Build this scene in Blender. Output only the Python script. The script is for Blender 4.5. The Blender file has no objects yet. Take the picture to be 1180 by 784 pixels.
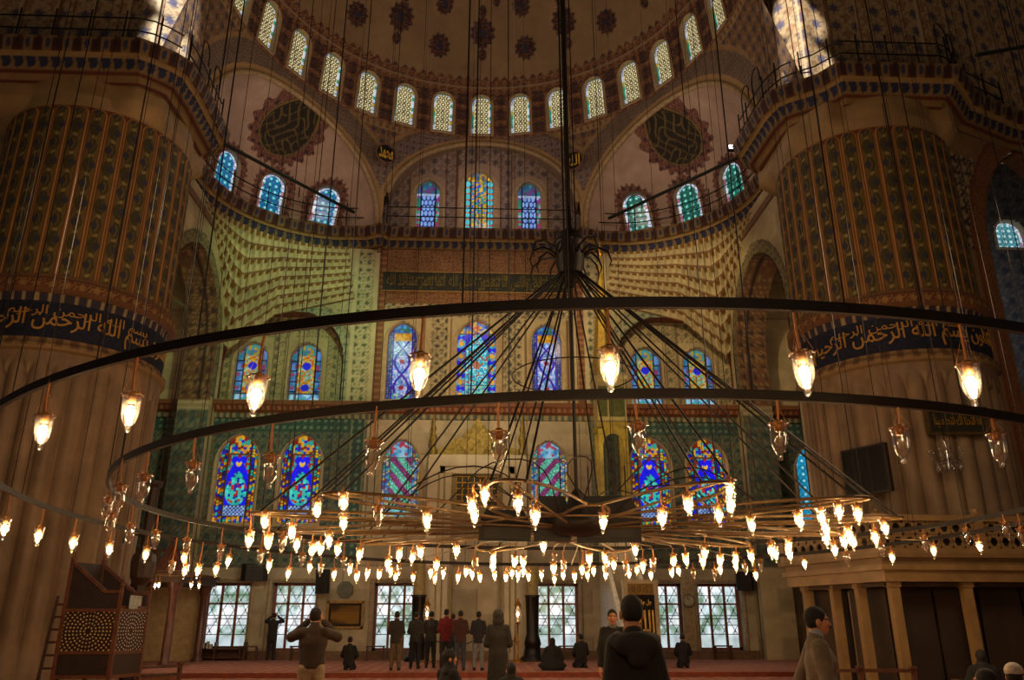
import bpy, math, random
import numpy as np
from mathutils import Vector, Matrix, Euler
random.seed(7); rng = np.random.default_rng(7)
PI = math.pi
SC = bpy.context.scene
COL = SC.collection

# ------------------------------------------------------------------ colour helpers
def lin(h):
    h = h.lstrip('#'); c = [int(h[i:i+2], 16)/255 for i in (0, 2, 4)]
    return np.array([x/12.92 if x <= .04045 else ((x+.055)/1.055)**2.4 for x in c])
def fract(x): return x-np.floor(x)
def ss(a, b, x):
    t = np.clip((x-a)/(b-a), 0, 1); return t*t*(3-2*t)
def mix(a, b, m):
    m = np.asarray(m)[..., None]; return a*(1-m)+b*m
def band(x, a, b, e=.02): return ss(a-e, a+e, x)*(1-ss(b-e, b+e, x))
def vine(u, v, s, ph=0.):
    """stem and flower masks of a scrolling floral pattern of period s"""
    U = u/s+ph; V = v/s
    a = np.sin(2*PI*U+1.7*np.sin(2*PI*V)); b = np.sin(2*PI*V+1.7*np.sin(2*PI*U)+1.1)
    stem = 1-ss(.14, .34, np.minimum(abs(a), abs(b)))
    fx = fract(U+.25)-.5; fy = fract(V+.1)-.5; r = np.hypot(fx, fy); th = np.arctan2(fy, fx)
    fl = 1-ss(.17, .27, r*(1+.22*np.cos(6*th)))
    gx = fract(U+.75)-.5; gy = fract(V+.6)-.5; r2 = np.hypot(gx, gy); th2 = np.arctan2(gy, gx)
    lf = 1-ss(.15, .24, r2*(1+.35*np.cos(3*th2+1)))
    return stem, fl, lf
def gnoise(x, y, s=1., seed=0):
    """smooth value noise"""
    r = np.random.default_rng(seed).random((64, 64))
    x = x/s; y = y/s; i = np.floor(x).astype(int); j = np.floor(y).astype(int)
    fx = x-i; fy = y-j; fx = fx*fx*(3-2*fx); fy = fy*fy*(3-2*fy)
    g = lambda a, b: r[a % 64, b % 64]
    return (g(i, j)*(1-fx)+g(i+1, j)*fx)*(1-fy)+(g(i, j+1)*(1-fx)+g(i+1, j+1)*fx)*fy

# ------------------------------------------------------------------ materials
MATS = {}
def _new(name):
    m = bpy.data.materials.new(name); m.use_nodes = True; nt = m.node_tree
    b = nt.nodes['Principled BSDF']; return m, nt, b
def M(name, col=None, rough=.6, metal=0., var=.25, scale=6., bump=.0, spec=.5):
    """plain procedural material: base colour varied by a noise"""
    if name in MATS: return MATS[name]
    m, nt, b = _new(name); n = nt.nodes; l = nt.links
    c = lin(col)
    tc = n.new('ShaderNodeTexCoord'); nz = n.new('ShaderNodeTexNoise'); nz.inputs['Scale'].default_value = scale; nz.inputs['Detail'].default_value = 4
    rp = n.new('ShaderNodeValToRGB'); rp.color_ramp.elements[0].position = .3; rp.color_ramp.elements[1].position = .7
    rp.color_ramp.elements[0].color = (*(c*(1-var)), 1); rp.color_ramp.elements[1].color = (*np.minimum(c*(1+var), 1), 1)
    l.new(tc.outputs['Object'], nz.inputs['Vector']); l.new(nz.outputs['Fac'], rp.inputs['Fac']); l.new(rp.outputs['Color'], b.inputs['Base Color'])
    b.inputs['Roughness'].default_value = rough; b.inputs['Metallic'].default_value = metal; b.inputs['Specular IOR Level'].default_value = spec
    if bump:
        bp = n.new('ShaderNodeBump'); bp.inputs['Strength'].default_value = bump; bp.inputs['Distance'].default_value = .02
        l.new(nz.outputs['Fac'], bp.inputs['Height']); l.new(bp.outputs['Normal'], b.inputs['Normal'])
    MATS[name] = m; return m
def Mpaint(name, rough=.75, var=.18, scale=1.3, spec=.3):
    """painted plaster, stone or tile: the motif attribute, weathered by noise"""
    if name in MATS: return MATS[name]
    m, nt, b = _new(name); n = nt.nodes; l = nt.links
    at = n.new('ShaderNodeAttribute'); at.attribute_name = 'motif'
    tc = n.new('ShaderNodeTexCoord'); nz = n.new('ShaderNodeTexNoise'); nz.inputs['Scale'].default_value = scale; nz.inputs['Detail'].default_value = 7; nz.inputs['Roughness'].default_value = .65
    rp = n.new('ShaderNodeValToRGB'); rp.color_ramp.elements[0].position = .3; rp.color_ramp.elements[1].position = .72
    rp.color_ramp.elements[0].color = (1-var*1.6,)*3+(1,); rp.color_ramp.elements[1].color = (1, 1, 1, 1)
    mx = n.new('ShaderNodeMix'); mx.data_type = 'RGBA'; mx.blend_type = 'MULTIPLY'; mx.inputs[0].default_value = 1
    l.new(tc.outputs['Object'], nz.inputs['Vector']); l.new(nz.outputs['Fac'], rp.inputs['Fac'])
    l.new(at.outputs['Color'], mx.inputs[6]); l.new(rp.outputs['Color'], mx.inputs[7]); l.new(mx.outputs[2], b.inputs['Base Color'])
    b.inputs['Roughness'].default_value = rough; b.inputs['Specular IOR Level'].default_value = spec
    MATS[name] = m; return m
def Mglow(name, strength, col=None):
    """backlit glass (motif attribute) or a glowing filament (col)"""
    if name in MATS: return MATS[name]
    m, nt, b = _new(name); n = nt.nodes; l = nt.links
    b.inputs['Base Color'].default_value = (.02, .02, .02, 1); b.inputs['Roughness'].default_value = .15
    b.inputs['Emission Strength'].default_value = strength
    if col is None:
        at = n.new('ShaderNodeAttribute'); at.attribute_name = 'motif'
        tc = n.new('ShaderNodeTexCoord'); nz = n.new('ShaderNodeTexNoise'); nz.inputs['Scale'].default_value = 2.2; nz.inputs['Detail'].default_value = 3
        rp = n.new('ShaderNodeValToRGB'); rp.color_ramp.elements[0].position = .3; rp.color_ramp.elements[1].position = .7
        rp.color_ramp.elements[0].color = (.55, .55, .55, 1); rp.color_ramp.elements[1].color = (1, 1, 1, 1)
        mx = n.new('ShaderNodeMix'); mx.data_type = 'RGBA'; mx.blend_type = 'MULTIPLY'; mx.inputs[0].default_value = 1
        l.new(tc.outputs['Object'], nz.inputs['Vector']); l.new(nz.outputs['Fac'], rp.inputs['Fac'])
        l.new(at.outputs['Color'], mx.inputs[6]); l.new(rp.outputs['Color'], mx.inputs[7]); l.new(mx.outputs[2], b.inputs['Emission Color'])
        m.cycles.emission_sampling = 'NONE'
    else:
        b.inputs['Emission Color'].default_value = (*col, 1)
    MATS[name] = m; return m
def Mglass(name, tint=(1, .95, .88)):
    if name in MATS: return MATS[name]
    m, nt, b = _new(name); n = nt.nodes; l = nt.links
    n.remove(b); out = n['Material Output']
    tr = n.new('ShaderNodeBsdfTransparent'); tr.inputs['Color'].default_value = (*tint, 1)
    gl = n.new('ShaderNodeBsdfGlossy'); gl.inputs['Roughness'].default_value = .08
    fr = n.new('ShaderNodeLayerWeight'); fr.inputs['Blend'].default_value = .35
    mp = n.new('ShaderNodeMath'); mp.operation = 'MULTIPLY_ADD'; mp.inputs[1].default_value = .8; mp.inputs[2].default_value = .15
    ms = n.new('ShaderNodeMixShader'); tl = n.new('ShaderNodeBsdfTranslucent'); tl.inputs['Color'].default_value = (*tint, 1); m2 = n.new('ShaderNodeMixShader'); m2.inputs[0].default_value = .035
    l.new(fr.outputs['Facing'], mp.inputs[0]); l.new(mp.outputs[0], ms.inputs[0])
    l.new(tr.outputs[0], m2.inputs[1]); l.new(tl.outputs[0], m2.inputs[2]); l.new(m2.outputs[0], ms.inputs[1]); l.new(gl.outputs[0], ms.inputs[2]); l.new(ms.outputs[0], out.inputs['Surface'])
    MATS[name] = m; return m

# ------------------------------------------------------------------ object helpers
def tag(o, label=None, cat=None, group=None, kind=None):
    if label: o['label'] = label
    if cat: o['category'] = cat
    if group: o['group'] = group
    if kind: o['kind'] = kind
    return o
def empty(name, loc=(0, 0, 0), rz=0.):
    o = bpy.data.objects.new(name, None); o.empty_display_size = .1; o.location = loc; o.rotation_euler = (0, 0, rz); COL.objects.link(o); return o
def mesh(name, V, F, mat, parent=None, smooth=False, C=None):
    me = bpy.data.meshes.new(name)
    if isinstance(F, np.ndarray):
        V = np.asarray(V, dtype=np.float32); nf, k = F.shape
        me.vertices.add(len(V)); me.vertices.foreach_set('co', V.ravel())
        me.loops.add(nf*k); me.loops.foreach_set('vertex_index', F.astype(np.int32).ravel())
        me.polygons.add(nf); me.polygons.foreach_set('loop_start', np.arange(0, nf*k, k, dtype=np.int32))
        me.update(calc_edges=True)
    else:
        me.from_pydata([tuple(map(float, v)) for v in V], [], F); me.update()
    if C is not None:
        a = me.color_attributes.new('motif', 'FLOAT_COLOR', 'POINT')
        C = np.concatenate([np.clip(np.asarray(C, dtype=np.float32).reshape(-1, 3), 0, 1), np.ones((len(V), 1), np.float32)], 1)
        a.data.foreach_set('color', C.astype(np.float32).ravel())
    if smooth: me.polygons.foreach_set('use_smooth', np.ones(len(me.polygons), bool))
    me.materials.append(mat)
    o = bpy.data.objects.new(name, me); COL.objects.link(o)
    if parent is not None: o.parent = parent
    return o
def gridsurf(name, P, C, mat, keep=None, parent=None, smooth=True):
    """P (n,m,3) points, C (n,m,3) colours, keep (n,m) vertices to keep"""
    n, m = P.shape[:2]
    idx = np.arange(n*m).reshape(n, m)
    F = np.stack([idx[:-1, :-1], idx[1:, :-1], idx[1:, 1:], idx[:-1, 1:]], -1).reshape(-1, 4)
    V = P.reshape(-1, 3); Cc = C.reshape(-1, 3)
    if keep is not None:
        k = keep.ravel(); F = F[k[F].all(1)]
        used = np.unique(F); mp = np.full(n*m, -1); mp[used] = np.arange(len(used)); F = mp[F]; V = V[used]; Cc = Cc[used]
    return mesh(name, V, F, mat, parent, smooth, Cc)
class MB:
    def __init__(s): s.v = []; s.f = []
    def add(s, V, F):
        b = len(s.v); s.v += [tuple(x) for x in V]; s.f += [tuple(i+b for i in f) for f in F]; return s
    def box(s, c, d, rz=0., R=None):
        x, y, z = [q/2 for q in d]
        V = [Vector((i*x, j*y, k*z)) for i in (-1, 1) for j in (-1, 1) for k in (-1, 1)]
        mt = R if R is not None else Matrix.Rotation(rz, 3, 'Z')
        V = [mt @ v+Vector(c) for v in V]
        return s.add(V, [(0, 1, 3, 2), (4, 6, 7, 5), (0, 4, 5, 1), (2, 3, 7, 6), (0, 2, 6, 4), (1, 5, 7, 3)])
    def beam(s, a, b, w, h):
        """rectangular bar from a to b"""
        a = Vector(a); b = Vector(b); d = (b-a); L = d.length; d.normalize()
        up = Vector((0, 0, 1)) if abs(d.z) < .95 else Vector((0, 1, 0))
        sx = d.cross(up).normalized(); uz = sx.cross(d)
        return s.box((a+b)/2, (w, L, h), R=Matrix((sx, d, uz)).transposed())
    def tube(s, pts, r, n=6, closed=False, caps=True):
        pts = [Vector(p) for p in pts]; N = len(pts)
        rs = r if isinstance(r, (list, tuple)) else [r]*N
        V = []; prev = None
        for i, p in enumerate(pts):
            a = pts[(i-1) % N] if (closed or i > 0) else p; b = pts[(i+1) % N] if (closed or i < N-1) else p
            d = (b-a); d = d.normalized() if d.length > 1e-9 else Vector((0, 0, 1))
            if prev is None:
                up = Vector((0, 0, 1)) if abs(d.z) < .9 else Vector((1, 0, 0)); x = d.cross(up).normalized()
            else:
                x = prev-d*prev.dot(d); x = x.normalized() if x.length > 1e-6 else d.orthogonal().normalized()
            prev = x; y = d.cross(x)
            for k in range(n):
                t = 2*PI*k/n; V.append(p+(x*math.cos(t)+y*math.sin(t))*rs[i])
        F = []
        for i in range(N if closed else N-1):
            j = (i+1) % N
            for k in range(n):
                q = (k+1) % n; F.append((i*n+k, i*n+q, j*n+q, j*n+k))
        if caps and not closed:
            F.append(tuple(range(n-1, -1, -1))); F.append(tuple((N-1)*n+k for k in range(n)))
        return s.add(V, F)
    def lathe(s, prof, c=(0, 0, 0), n=16, a0=0., a1=2*PI):
        full = abs(a1-a0-2*PI) < 1e-6; k = n if full else n+1
        V = []
        for r, z in prof:
            for i in range(k):
                t = a0+(a1-a0)*i/n; V.append((c[0]+r*math.cos(t), c[1]+r*math.sin(t), c[2]+z))
        F = []
        for j in range(len(prof)-1):
            for i in range(n):
                q = (i+1) % k; F.append((j*k+i, j*k+q, (j+1)*k+q, (j+1)*k+i))
        return s.add(V, F)
    def prism(s, poly, z0, z1):
        n = len(poly); V = [(x, y, z0) for x, y in poly]+[(x, y, z1) for x, y in poly]
        F = [(i, (i+1) % n, n+(i+1) % n, n+i) for i in range(n)]+[tuple(range(n-1, -1, -1)), tuple(range(n, 2*n))]
        return s.add(V, F)
    def sphere(s, c, r, n=10, m=6):
        rr = r if isinstance(r, (tuple, list)) else (r, r, r); V = []; F = []
        for j in range(m+1):
            p = PI*j/m
            for i in range(n):
                t = 2*PI*i/n; V.append((c[0]+rr[0]*math.sin(p)*math.cos(t), c[1]+rr[1]*math.sin(p)*math.sin(t), c[2]-rr[2]*math.cos(p)))
        for j in range(m):
            for i in range(n): F.append((j*n+i, j*n+(i+1) % n, (j+1)*n+(i+1) % n, (j+1)*n+i))
        return s.add(V, F)
    def build(s, name, mat, parent=None, smooth=False, fn=None):
        V = s.v
        C = None
        if fn is not None: C = fn(np.array([tuple(v) for v in V], dtype=float))
        return mesh(name, V, s.f, mat, parent, smooth, C)
def sweep(name, path, prof, colfn, mat, parent=None, side=1, step=.08, kind=None):
    """profile (offset towards the room, z, u) swept along a plan polyline; colfn(s, k) colours"""
    pts = np.array(path, float); seg = np.hypot(*np.diff(pts, axis=0).T); L = np.r_[0, np.cumsum(seg)]
    s = np.unique(np.r_[np.arange(0, L[-1], step), L]); x = np.interp(s, L, pts[:, 0]); y = np.interp(s, L, pts[:, 1])
    # miter normals at the polyline's own corners
    d = np.diff(pts, axis=0)/seg[:, None]; nrm = np.stack([d[:, 1], -d[:, 0]], 1)*side
    nv = np.zeros_like(pts); nv[0] = nrm[0]; nv[-1] = nrm[-1]
    for i in range(1, len(pts)-1):
        b = nrm[i-1]+nrm[i]; b /= np.linalg.norm(b)+1e-9; nv[i] = b/max(.5, b @ nrm[i])
    nx = np.interp(s, L, nv[:, 0]); ny = np.interp(s, L, nv[:, 1])
    pr = np.array(prof, float)
    # refine the profile
    pl = np.r_[0, np.cumsum(np.hypot(*np.diff(pr[:, :2], axis=0).T))]
    t = np.unique(np.r_[np.arange(0, pl[-1], step), pl]); o = np.interp(t, pl, pr[:, 0]); z = np.interp(t, pl, pr[:, 1])
    P = np.zeros((len(s), len(t), 3))
    P[..., 0] = x[:, None]+nx[:, None]*o[None]; P[..., 1] = y[:, None]+ny[:, None]*o[None]; P[..., 2] = z[None]
    S = np.broadcast_to(s[:, None], P.shape[:2]); Z = np.broadcast_to(z[None], P.shape[:2]); O = np.broadcast_to(o[None], P.shape[:2])
    return gridsurf(name, P, colfn(S, Z, O), mat, parent=parent, smooth=False)

# arabic lettering: joined letter forms laid out right to left
_AR = {}
for _c, _k, _n in [('ا', 0xFE8D, 2), ('ب', 0xFE8F, 4), ('ة', 0xFE93, 2), ('ت', 0xFE95, 4), ('ج', 0xFE9D, 4), ('ح', 0xFEA1, 4), ('خ', 0xFEA5, 4), ('د', 0xFEA9, 2),
                   ('ذ', 0xFEAB, 2), ('ر', 0xFEAD, 2), ('ز', 0xFEAF, 2), ('س', 0xFEB1, 4), ('ش', 0xFEB5, 4), ('ص', 0xFEB9, 4), ('ض', 0xFEBD, 4), ('ط', 0xFEC1, 4), ('ع', 0xFEC9, 4),
                   ('غ', 0xFECD, 4), ('ف', 0xFED1, 4), ('ق', 0xFED5, 4), ('ك', 0xFED9, 4), ('ل', 0xFEDD, 4), ('م', 0xFEE1, 4), ('ن', 0xFEE5, 4), ('ه', 0xFEE9, 4), ('و', 0xFEED, 2), ('ي', 0xFEF1, 4)]:
    _AR[_c] = (_k, _n)
def shape_ar(t):
    out = []
    for i, c in enumerate(t):
        if c not in _AR: out.append(c); continue
        k, n = _AR[c]
        pj = i > 0 and t[i-1] in _AR and _AR[t[i-1]][1] == 4
        nj = n == 4 and i < len(t)-1 and t[i+1] in _AR
        out.append(chr(k+(3 if pj and nj else 1 if pj else 2 if nj else 0)))
    return ''.join(reversed(out))
def text_geo(t, size=1., ext=.01, w=None, h=None, bold=.0):
    """lettering as raw (V, F), centred on x and y, optionally stretched into w x h; z = thickness"""
    c = bpy.data.curves.new('lettering', 'FONT'); c.body = t; c.size = size; c.extrude = ext; c.resolution_u = 3; c.offset = bold
    o = bpy.data.objects.new('lettering', c); COL.objects.link(o)
    dg = bpy.context.evaluated_depsgraph_get(); me = bpy.data.meshes.new_from_object(o.evaluated_get(dg))
    V = np.array([v.co[:] for v in me.vertices]); F = [tuple(p.vertices) for p in me.polygons]
    bpy.data.objects.remove(o); bpy.data.curves.remove(c); bpy.data.meshes.remove(me)
    lo = V.min(0); hi = V.max(0); V[:, :2] -= (lo+hi)[:2]/2
    if w: V[:, 0] *= w/(hi[0]-lo[0])
    if h: V[:, 1] *= h/(hi[1]-lo[1])
    return V, F
LG = 1.0; AMB = .042; EXPO = .12; BULB = 240.
# ------------------------------------------------------------------ painted surfaces
PAINT = Mpaint('painted_plaster'); TILE = Mpaint('glazed_tile', rough=.35, var=.12, scale=2.5, spec=.5); STONE = Mpaint('worked_stone', rough=.6, var=.25, scale=.9)
WOOD = M('dark_walnut', '#4a2a1a', .45, var=.35, scale=9); WOODR = M('red_wood', '#74402a', .45, var=.3, scale=8)
IRON = M('black_iron', '#1b1511', .5, .6, var=.2); MARBLE = M('grey_marble', '#b3a48c', .4, var=.16, scale=2.2)
GOLD = M('gilding', '#b98a2a', .38, .75, var=.25, scale=7); BRASS = M('aged_brass', '#a5702f', .4, .8, var=.2)
tan = lin('#b09472'); cream = lin('#c9b795'); red = lin('#83402a'); dred = lin('#5a2a1e'); blue = lin('#2b3560'); grey = lin('#6d6a62'); olive = lin('#6a5c35'); brown = lin('#5f432c'); dark = lin('#241a14')
teal = lin('#4f7366'); dteal = lin('#2c4a43'); white = lin('#d8d0c0')

W = []          # openings: (origin, ex, ez, ey, w, h, k) used to cut the surfaces
def shape_halfwidth(z, w, h, k):
    r = w*k; rise = math.sqrt(max(r*r-(r-w/2)**2, 1e-6)); zs = h-rise
    z = np.asarray(z, float)
    hw = np.where(z <= zs, w/2, np.sqrt(np.maximum(r*r-(z-zs)**2, 0))-(r-w/2))
    return np.where((z < 0) | (z > h), -1, hw)
def outline(w, h, k, n=10):
    if k is None: return [(-w/2, 0), (-w/2, h), (w/2, h), (w/2, 0)]
    r = w*k; rise = math.sqrt(max(r*r-(r-w/2)**2, 1e-6)); zs = h-rise
    zz = [zs+rise*math.sin(PI/2*i/n) for i in range(n+1)]
    L = [(-float(shape_halfwidth(z, w, h, k)), z) for z in zz[:-1]]
    return [(-w/2, 0)]+L+[(0, h)]+[(-x, z) for x, z in reversed(L)]+[(w/2, 0)]
def inside(P, grow=0.):
    """mask of the points of P that lie in any opening"""
    m = np.zeros(P.shape[:-1], bool)
    for o, ex, ez, ey, w, h, k in W:
        q = P-o; x = q @ ex; z = q @ ez; y = q @ ey
        if k is None: hit = (abs(x) < w/2) & (z > 0) & (z < h)
        else: hit = abs(x) < shape_halfwidth(z, w, h, k)
        m |= hit & (abs(y) < .9)
    return m

def flat_wall(name, x0, x1, z0, z1, Y, colfn, mat, res=.07, keepfn=None, axis='y'):
    n = int((x1-x0)/res)+1; m = int((z1-z0)/res)+1
    X, Z = np.meshgrid(np.linspace(x0, x1, n), np.linspace(z0, z1, m), indexing='ij')
    P = np.stack([X, np.full_like(X, Y), Z], -1) if axis == 'y' else np.stack([np.full_like(X, Y), X, Z], -1)
    keep = ~inside(P)
    if keepfn is not None: keep &= keepfn(X, Z)
    return gridsurf(name, P, colfn(X, Z), mat, keep, smooth=False)

# ------------------------------------------------------------------ glass designs (x in -1..1 across, t in 0..1 up, m = metres)
def cells(x, z, s, seed=0):
    """small mosaic quarries: value per cell and distance to the lead"""
    u = x/s; v = z/s+.5*(np.floor(x/s) % 2); i = np.floor(u).astype(int); j = np.floor(v).astype(int)
    r = np.random.default_rng(seed).random((97, 97)); val = r[i % 97, j % 97]
    fx = abs(fract(u)-.5); fz = abs(fract(v)-.5); return val, np.maximum(fx, fz)
def pal(val, cols):
    cols = np.array([lin(c) for c in cols]); return cols[np.minimum((val*len(cols)).astype(int), len(cols)-1)]
LEAD = lin('#0c0b10')
def border(xm, zm, w, h, s, cols, seed):
    s = s*.78; v, d = cells(xm+w, zm, s, seed); return np.where((d > .42)[..., None], LEAD, pal(v, cols))
def g_peacock(x, t, xm, zm, w, h):
    hw = w/2; a = abs(xm)
    c = border(xm, zm, w, h, .17, ['#1a9a8a', '#d08a1c', '#1420c8', '#1aa0a0', '#c8a020', '#12108a', '#8a2a18'], 1)
    inn = a < hw*.56
    top = pal(cells(xm, zm, .13, 2)[0], ['#d0a01c', '#c88a18', '#2a9a88', '#1a1cb0', '#7a1c14'])
    c = np.where((inn & (t > .78))[..., None], top, c)
    bl = lin('#0f12e8'); c = np.where((inn & (t > .2) & (t <= .78))[..., None], bl, c)
    # red and teal ground above the pair of cusped lobes
    lob = (np.hypot((a-hw*.19)/(hw*.19), (t-.71)/.045) < 1) | ((t < .71) & (a < hw*(.16+(.71-t)*2.2)))
    gnd = pal(cells(xm, zm, .09, 3)[0], ['#8a1a14', '#b02418', '#2aa090', '#8a1a40', '#1a7a80'])
    c = np.where((inn & (t > .5) & (t <= .78) & ~lob)[..., None], gnd, c)
    c = np.where((inn & ((np.hypot(xm/(hw*.1), (t-.655)/.022) < 1) | (np.hypot((a-hw*.09)/(hw*.07), (t-.675)/.018) < 1)))[..., None], lin('#d0a828'), c)
    ros = inn & (((t < .4) & (np.hypot(xm/(hw*.54), (t-.36)/.16) < 1)) | ((t >= .4) & (a < hw*.5*np.clip((.58-t)/.18, 0, 1)**.55)))
    c = np.where(ros[..., None], pal(cells(xm, zm, .11, 4)[0], ['#2ac0a8', '#30b8b0', '#b01c18', '#20a898', '#4ad0c0', '#14209a']), c)
    low = inn & (t <= .2); lat = (abs(fract((xm+zm)/.16)-.5) < .16) | (abs(fract((xm-zm)/.16)-.5) < .16)
    c = np.where(low[..., None], np.where(lat[..., None], lin('#a8c8e8'), lin('#1a3a90')), c)
    c = np.where((t < .08)[..., None], border(xm, zm, w, h, .15, ['#c8901c', '#b07818', '#1a30c0', '#8a4014', '#209888'], 5), c)
    lead = (abs(a-hw*.56) < .035) | (inn & (abs(t-.78) < .008)) | (inn & (abs(t-.2) < .006)) | (abs(t-.08) < .005)
    c = np.where(lead[..., None], lin('#3a2c24'), c)
    return c*.95
def g_stripes(flip):
    def f(x, t, xm, zm, w, h):
        hw = w/2; a = abs(xm)
        c = border(xm, zm, w, h, .15, ['#2a70b0', '#b8a850', '#6a3a78', '#c0b890', '#3a9a90', '#a07030', '#8090b0'], 7)
        d = fract((zm*.8+(xm if flip else -xm)*.95)/.62); inn = (a < hw*.58) & (t < .78) & (t > .14)
        v, e = cells(xm*.7+zm*.7, zm*.7-xm*.7, .14, 3)
        tl = pal(v, ['#60c8a8', '#50b898', '#78d0b8']); pu = pal(v, ['#8a3070', '#7a2860', '#983a7c'])
        st = np.where((d < .52)[..., None], tl, pu); st = np.where((e > .44)[..., None], LEAD+.02, st)
        c = np.where(inn[..., None], st, c)
        tp = (a < hw*.58) & (t >= .78); c = np.where(tp[..., None], pal(cells(xm, zm, .12, 9)[0], ['#3a80c0', '#58a8c8', '#b03a50', '#8ab8d0']), c)
        bt = (a < hw*.58) & (t <= .14); c = np.where(bt[..., None], pal(cells(xm, zm, .1, 11)[0], ['#3ab0b8', '#48c0c0', '#2a80b0', '#c09a30']), c)
        c = np.where(((abs(a-hw*.6) < .03) | (abs(t-.78) < .007) | (abs(t-.14) < .007))[..., None], lin('#4a3a30'), c)
        return c*.85
    return f
def g_carpet(x, t, xm, zm, w, h):           # tall centre light: blue border, yellow flowers, teal field
    hw = w/2; a = abs(xm)
    c = np.broadcast_to(lin('#1414d8'), xm.shape+(3,)).copy()
    fz = (fract(zm/.62)-.5)*.62; fl = np.hypot(a-hw*.8, fz); th = np.arctan2(fz, a-hw*.8)
    ring = (fl < .24*(1+.12*np.cos(8*th))) & (fl > .13)
    c = np.where(ring[..., None], pal(cells(xm, zm, .07, 1)[0], ['#30a8b8', '#58c8c8', '#2060c0', '#c07028']), c)
    c = np.where((fl < .12*(1+.2*np.cos(8*th)))[..., None], lin('#e0a81c'), c)
    inn = a < hw*.56
    f = pal(cells(xm, zm, .075, 2)[0], ['#58d0e0', '#30b0c8', '#80e0e8', '#2890c0', '#a8f0f0', '#20a098', '#b05030'])
    c = np.where((inn & (t > .2) & (t < .84))[..., None], f, c)
    cor = inn & (t > .66) & (t < .84) & (a > hw*(.12+(.84-t)*2.4)); c = np.where(cor[..., None], lin('#1616d0'), c)
    c = np.where((inn & (np.hypot(xm/.16, (t-.45)/.05) < 1))[..., None], lin('#b06a50'), c)
    c = np.where((inn & (t <= .2))[..., None], pal(cells(xm, zm, .09, 5)[0], ['#50c8b0', '#88d8c0', '#4060c8', '#a8c8a0']), c)
    c = np.where((inn & (t >= .84))[..., None], pal(cells(xm, zm, .12, 6)[0], ['#c8901c', '#3a78c0', '#b03a20', '#b8b080', '#203a90']), c)
    c = np.where(((abs(a-hw*.57) < .03) | (abs(t-.84) < .006) | (abs(t-.2) < .005))[..., None], lin('#4a3a4a'), c)
    return c*.9
def g_cartouche(x, t, xm, zm, w, h):        # side lights: white field, violet cartouches, slate border
    hw = w/2; a = abs(xm)
    v, e = cells(xm+w, zm, .09, 4); c = np.where((e > .36)[..., None], LEAD, pal(v, ['#3a48a0', '#8a90a8', '#4a58b0', '#6a70a0']))
    inn = a < hw*.62
    f = pal(cells(xm, zm, .07, 8)[0], ['#c8c8f0', '#5a8ac8', '#8a80c8', '#a8b8f0', '#e0d8f0', '#70a8e0', '#d0d0e8', '#58a0c8'])
    z = fract(zm/1.25); cur = abs(np.sin(PI*z))*hw*.5
    vi = abs(a-cur) < .06
    f = np.where(vi[..., None], lin('#3a18a8'), f)
    f = np.where((np.hypot(xm/.12, (z-.5)/.08) < 1)[..., None], lin('#b02840'), f)
    c = np.where((inn & (t < .86) & (t > .1))[..., None], f, c)
    c = np.where((inn & (t >= .78) & (t < .88))[..., None], pal(cells(xm, zm, .1, 2)[0], ['#d8901c', '#c0781c', '#e0a830']), c)
    c = np.where((inn & (t >= .88))[..., None], pal(cells(xm, zm, .14, 3)[0], ['#2a5aa8', '#4a90c0', '#2a6a60']), c)
    c = np.where((inn & (t <= .1))[..., None], pal(cells(xm, zm, .1, 13)[0], ['#7ac0b0', '#c0c8c0', '#48a090', '#6a60c0']), c)
    c = np.where((abs(a-hw*.63) < .025)[..., None], lin('#2a1ca0'), c)
    return c*.8
def g_vase(x, t, xm, zm, w, h):             # arch lights: amber flowers over a blue vase, blue side strips
    hw = w/2; a = abs(xm)
    c = np.where((fract(zm/.5) < .86)[..., None], pal(cells(xm+w, zm, .16, 1)[0], ['#2a5a9a', '#3a78a8', '#8a3a6a', '#2a8090', '#5a88c8']), LEAD)
    inn = a < hw*.55
    f = pal(cells(xm, zm, .1, 3)[0], ['#c8981c', '#d8b030', '#7aa078', '#98b8a0', '#b07818', '#c85a20'])
    f = np.where((np.hypot(xm/.2, (t-.62)/.07) < 1)[..., None], lin('#1a20c8'), f)
    f = np.where((np.hypot(xm/.2, (t-.24)/.06) < 1)[..., None], lin('#1828d0'), f)
    c = np.where((inn & (t > .15))[..., None], f, c)
    c = np.where((t <= .13)[..., None], pal(cells(xm+w, zm, .12, 9)[0], ['#78b8d0', '#5890d0', '#a0c8e0', '#40a0a0']), c)
    c = np.where((inn & (t > .8))[..., None], pal(cells(xm, zm, .13, 7)[0], ['#3a8a80', '#4a78a0', '#a88a30']), c)
    c = np.where(((abs(a-hw*.56) < .035) | (abs(t-.14) < .012) | (a > hw*.94))[..., None], lin('#3a2418'), c)
    return c*.8
def g_lattice(x, t, xm, zm, w, h):          # upper side lights: blue oval lattice, violet and green border
    hw = w/2; a = abs(xm)
    c = pal(cells(xm+w, zm, .15, 2)[0], ['#7a3a90', '#3a9a78', '#a8a0d0', '#2a8070', '#903a58'])
    u = xm/.2; v = zm/.3; row = np.floor(v); fx = fract(u+.5*(row % 2))-.5; fz = fract(v)-.5
    ov = np.hypot(fx/.42, fz/.46) < 1
    f = np.where(ov[..., None], lin('#88b0f0'), lin('#1c2470')); c = np.where((a < hw*.6)[..., None], f, c)
    c = np.where((t < .06)[..., None], lin('#b8b0e0'), c)
    c = np.where((t > .78)[..., None], pal(cells(xm, zm, .14, 8)[0], ['#2a7a78', '#28505a', '#583a68', '#2a5a88']), c)
    c = np.where(((t > .74) & (t < .78))[..., None], lin('#a8b8d8'), c)
    c = np.where(((abs(a-hw*.62) < .03))[..., None], LEAD, c)
    return c*.85
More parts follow.
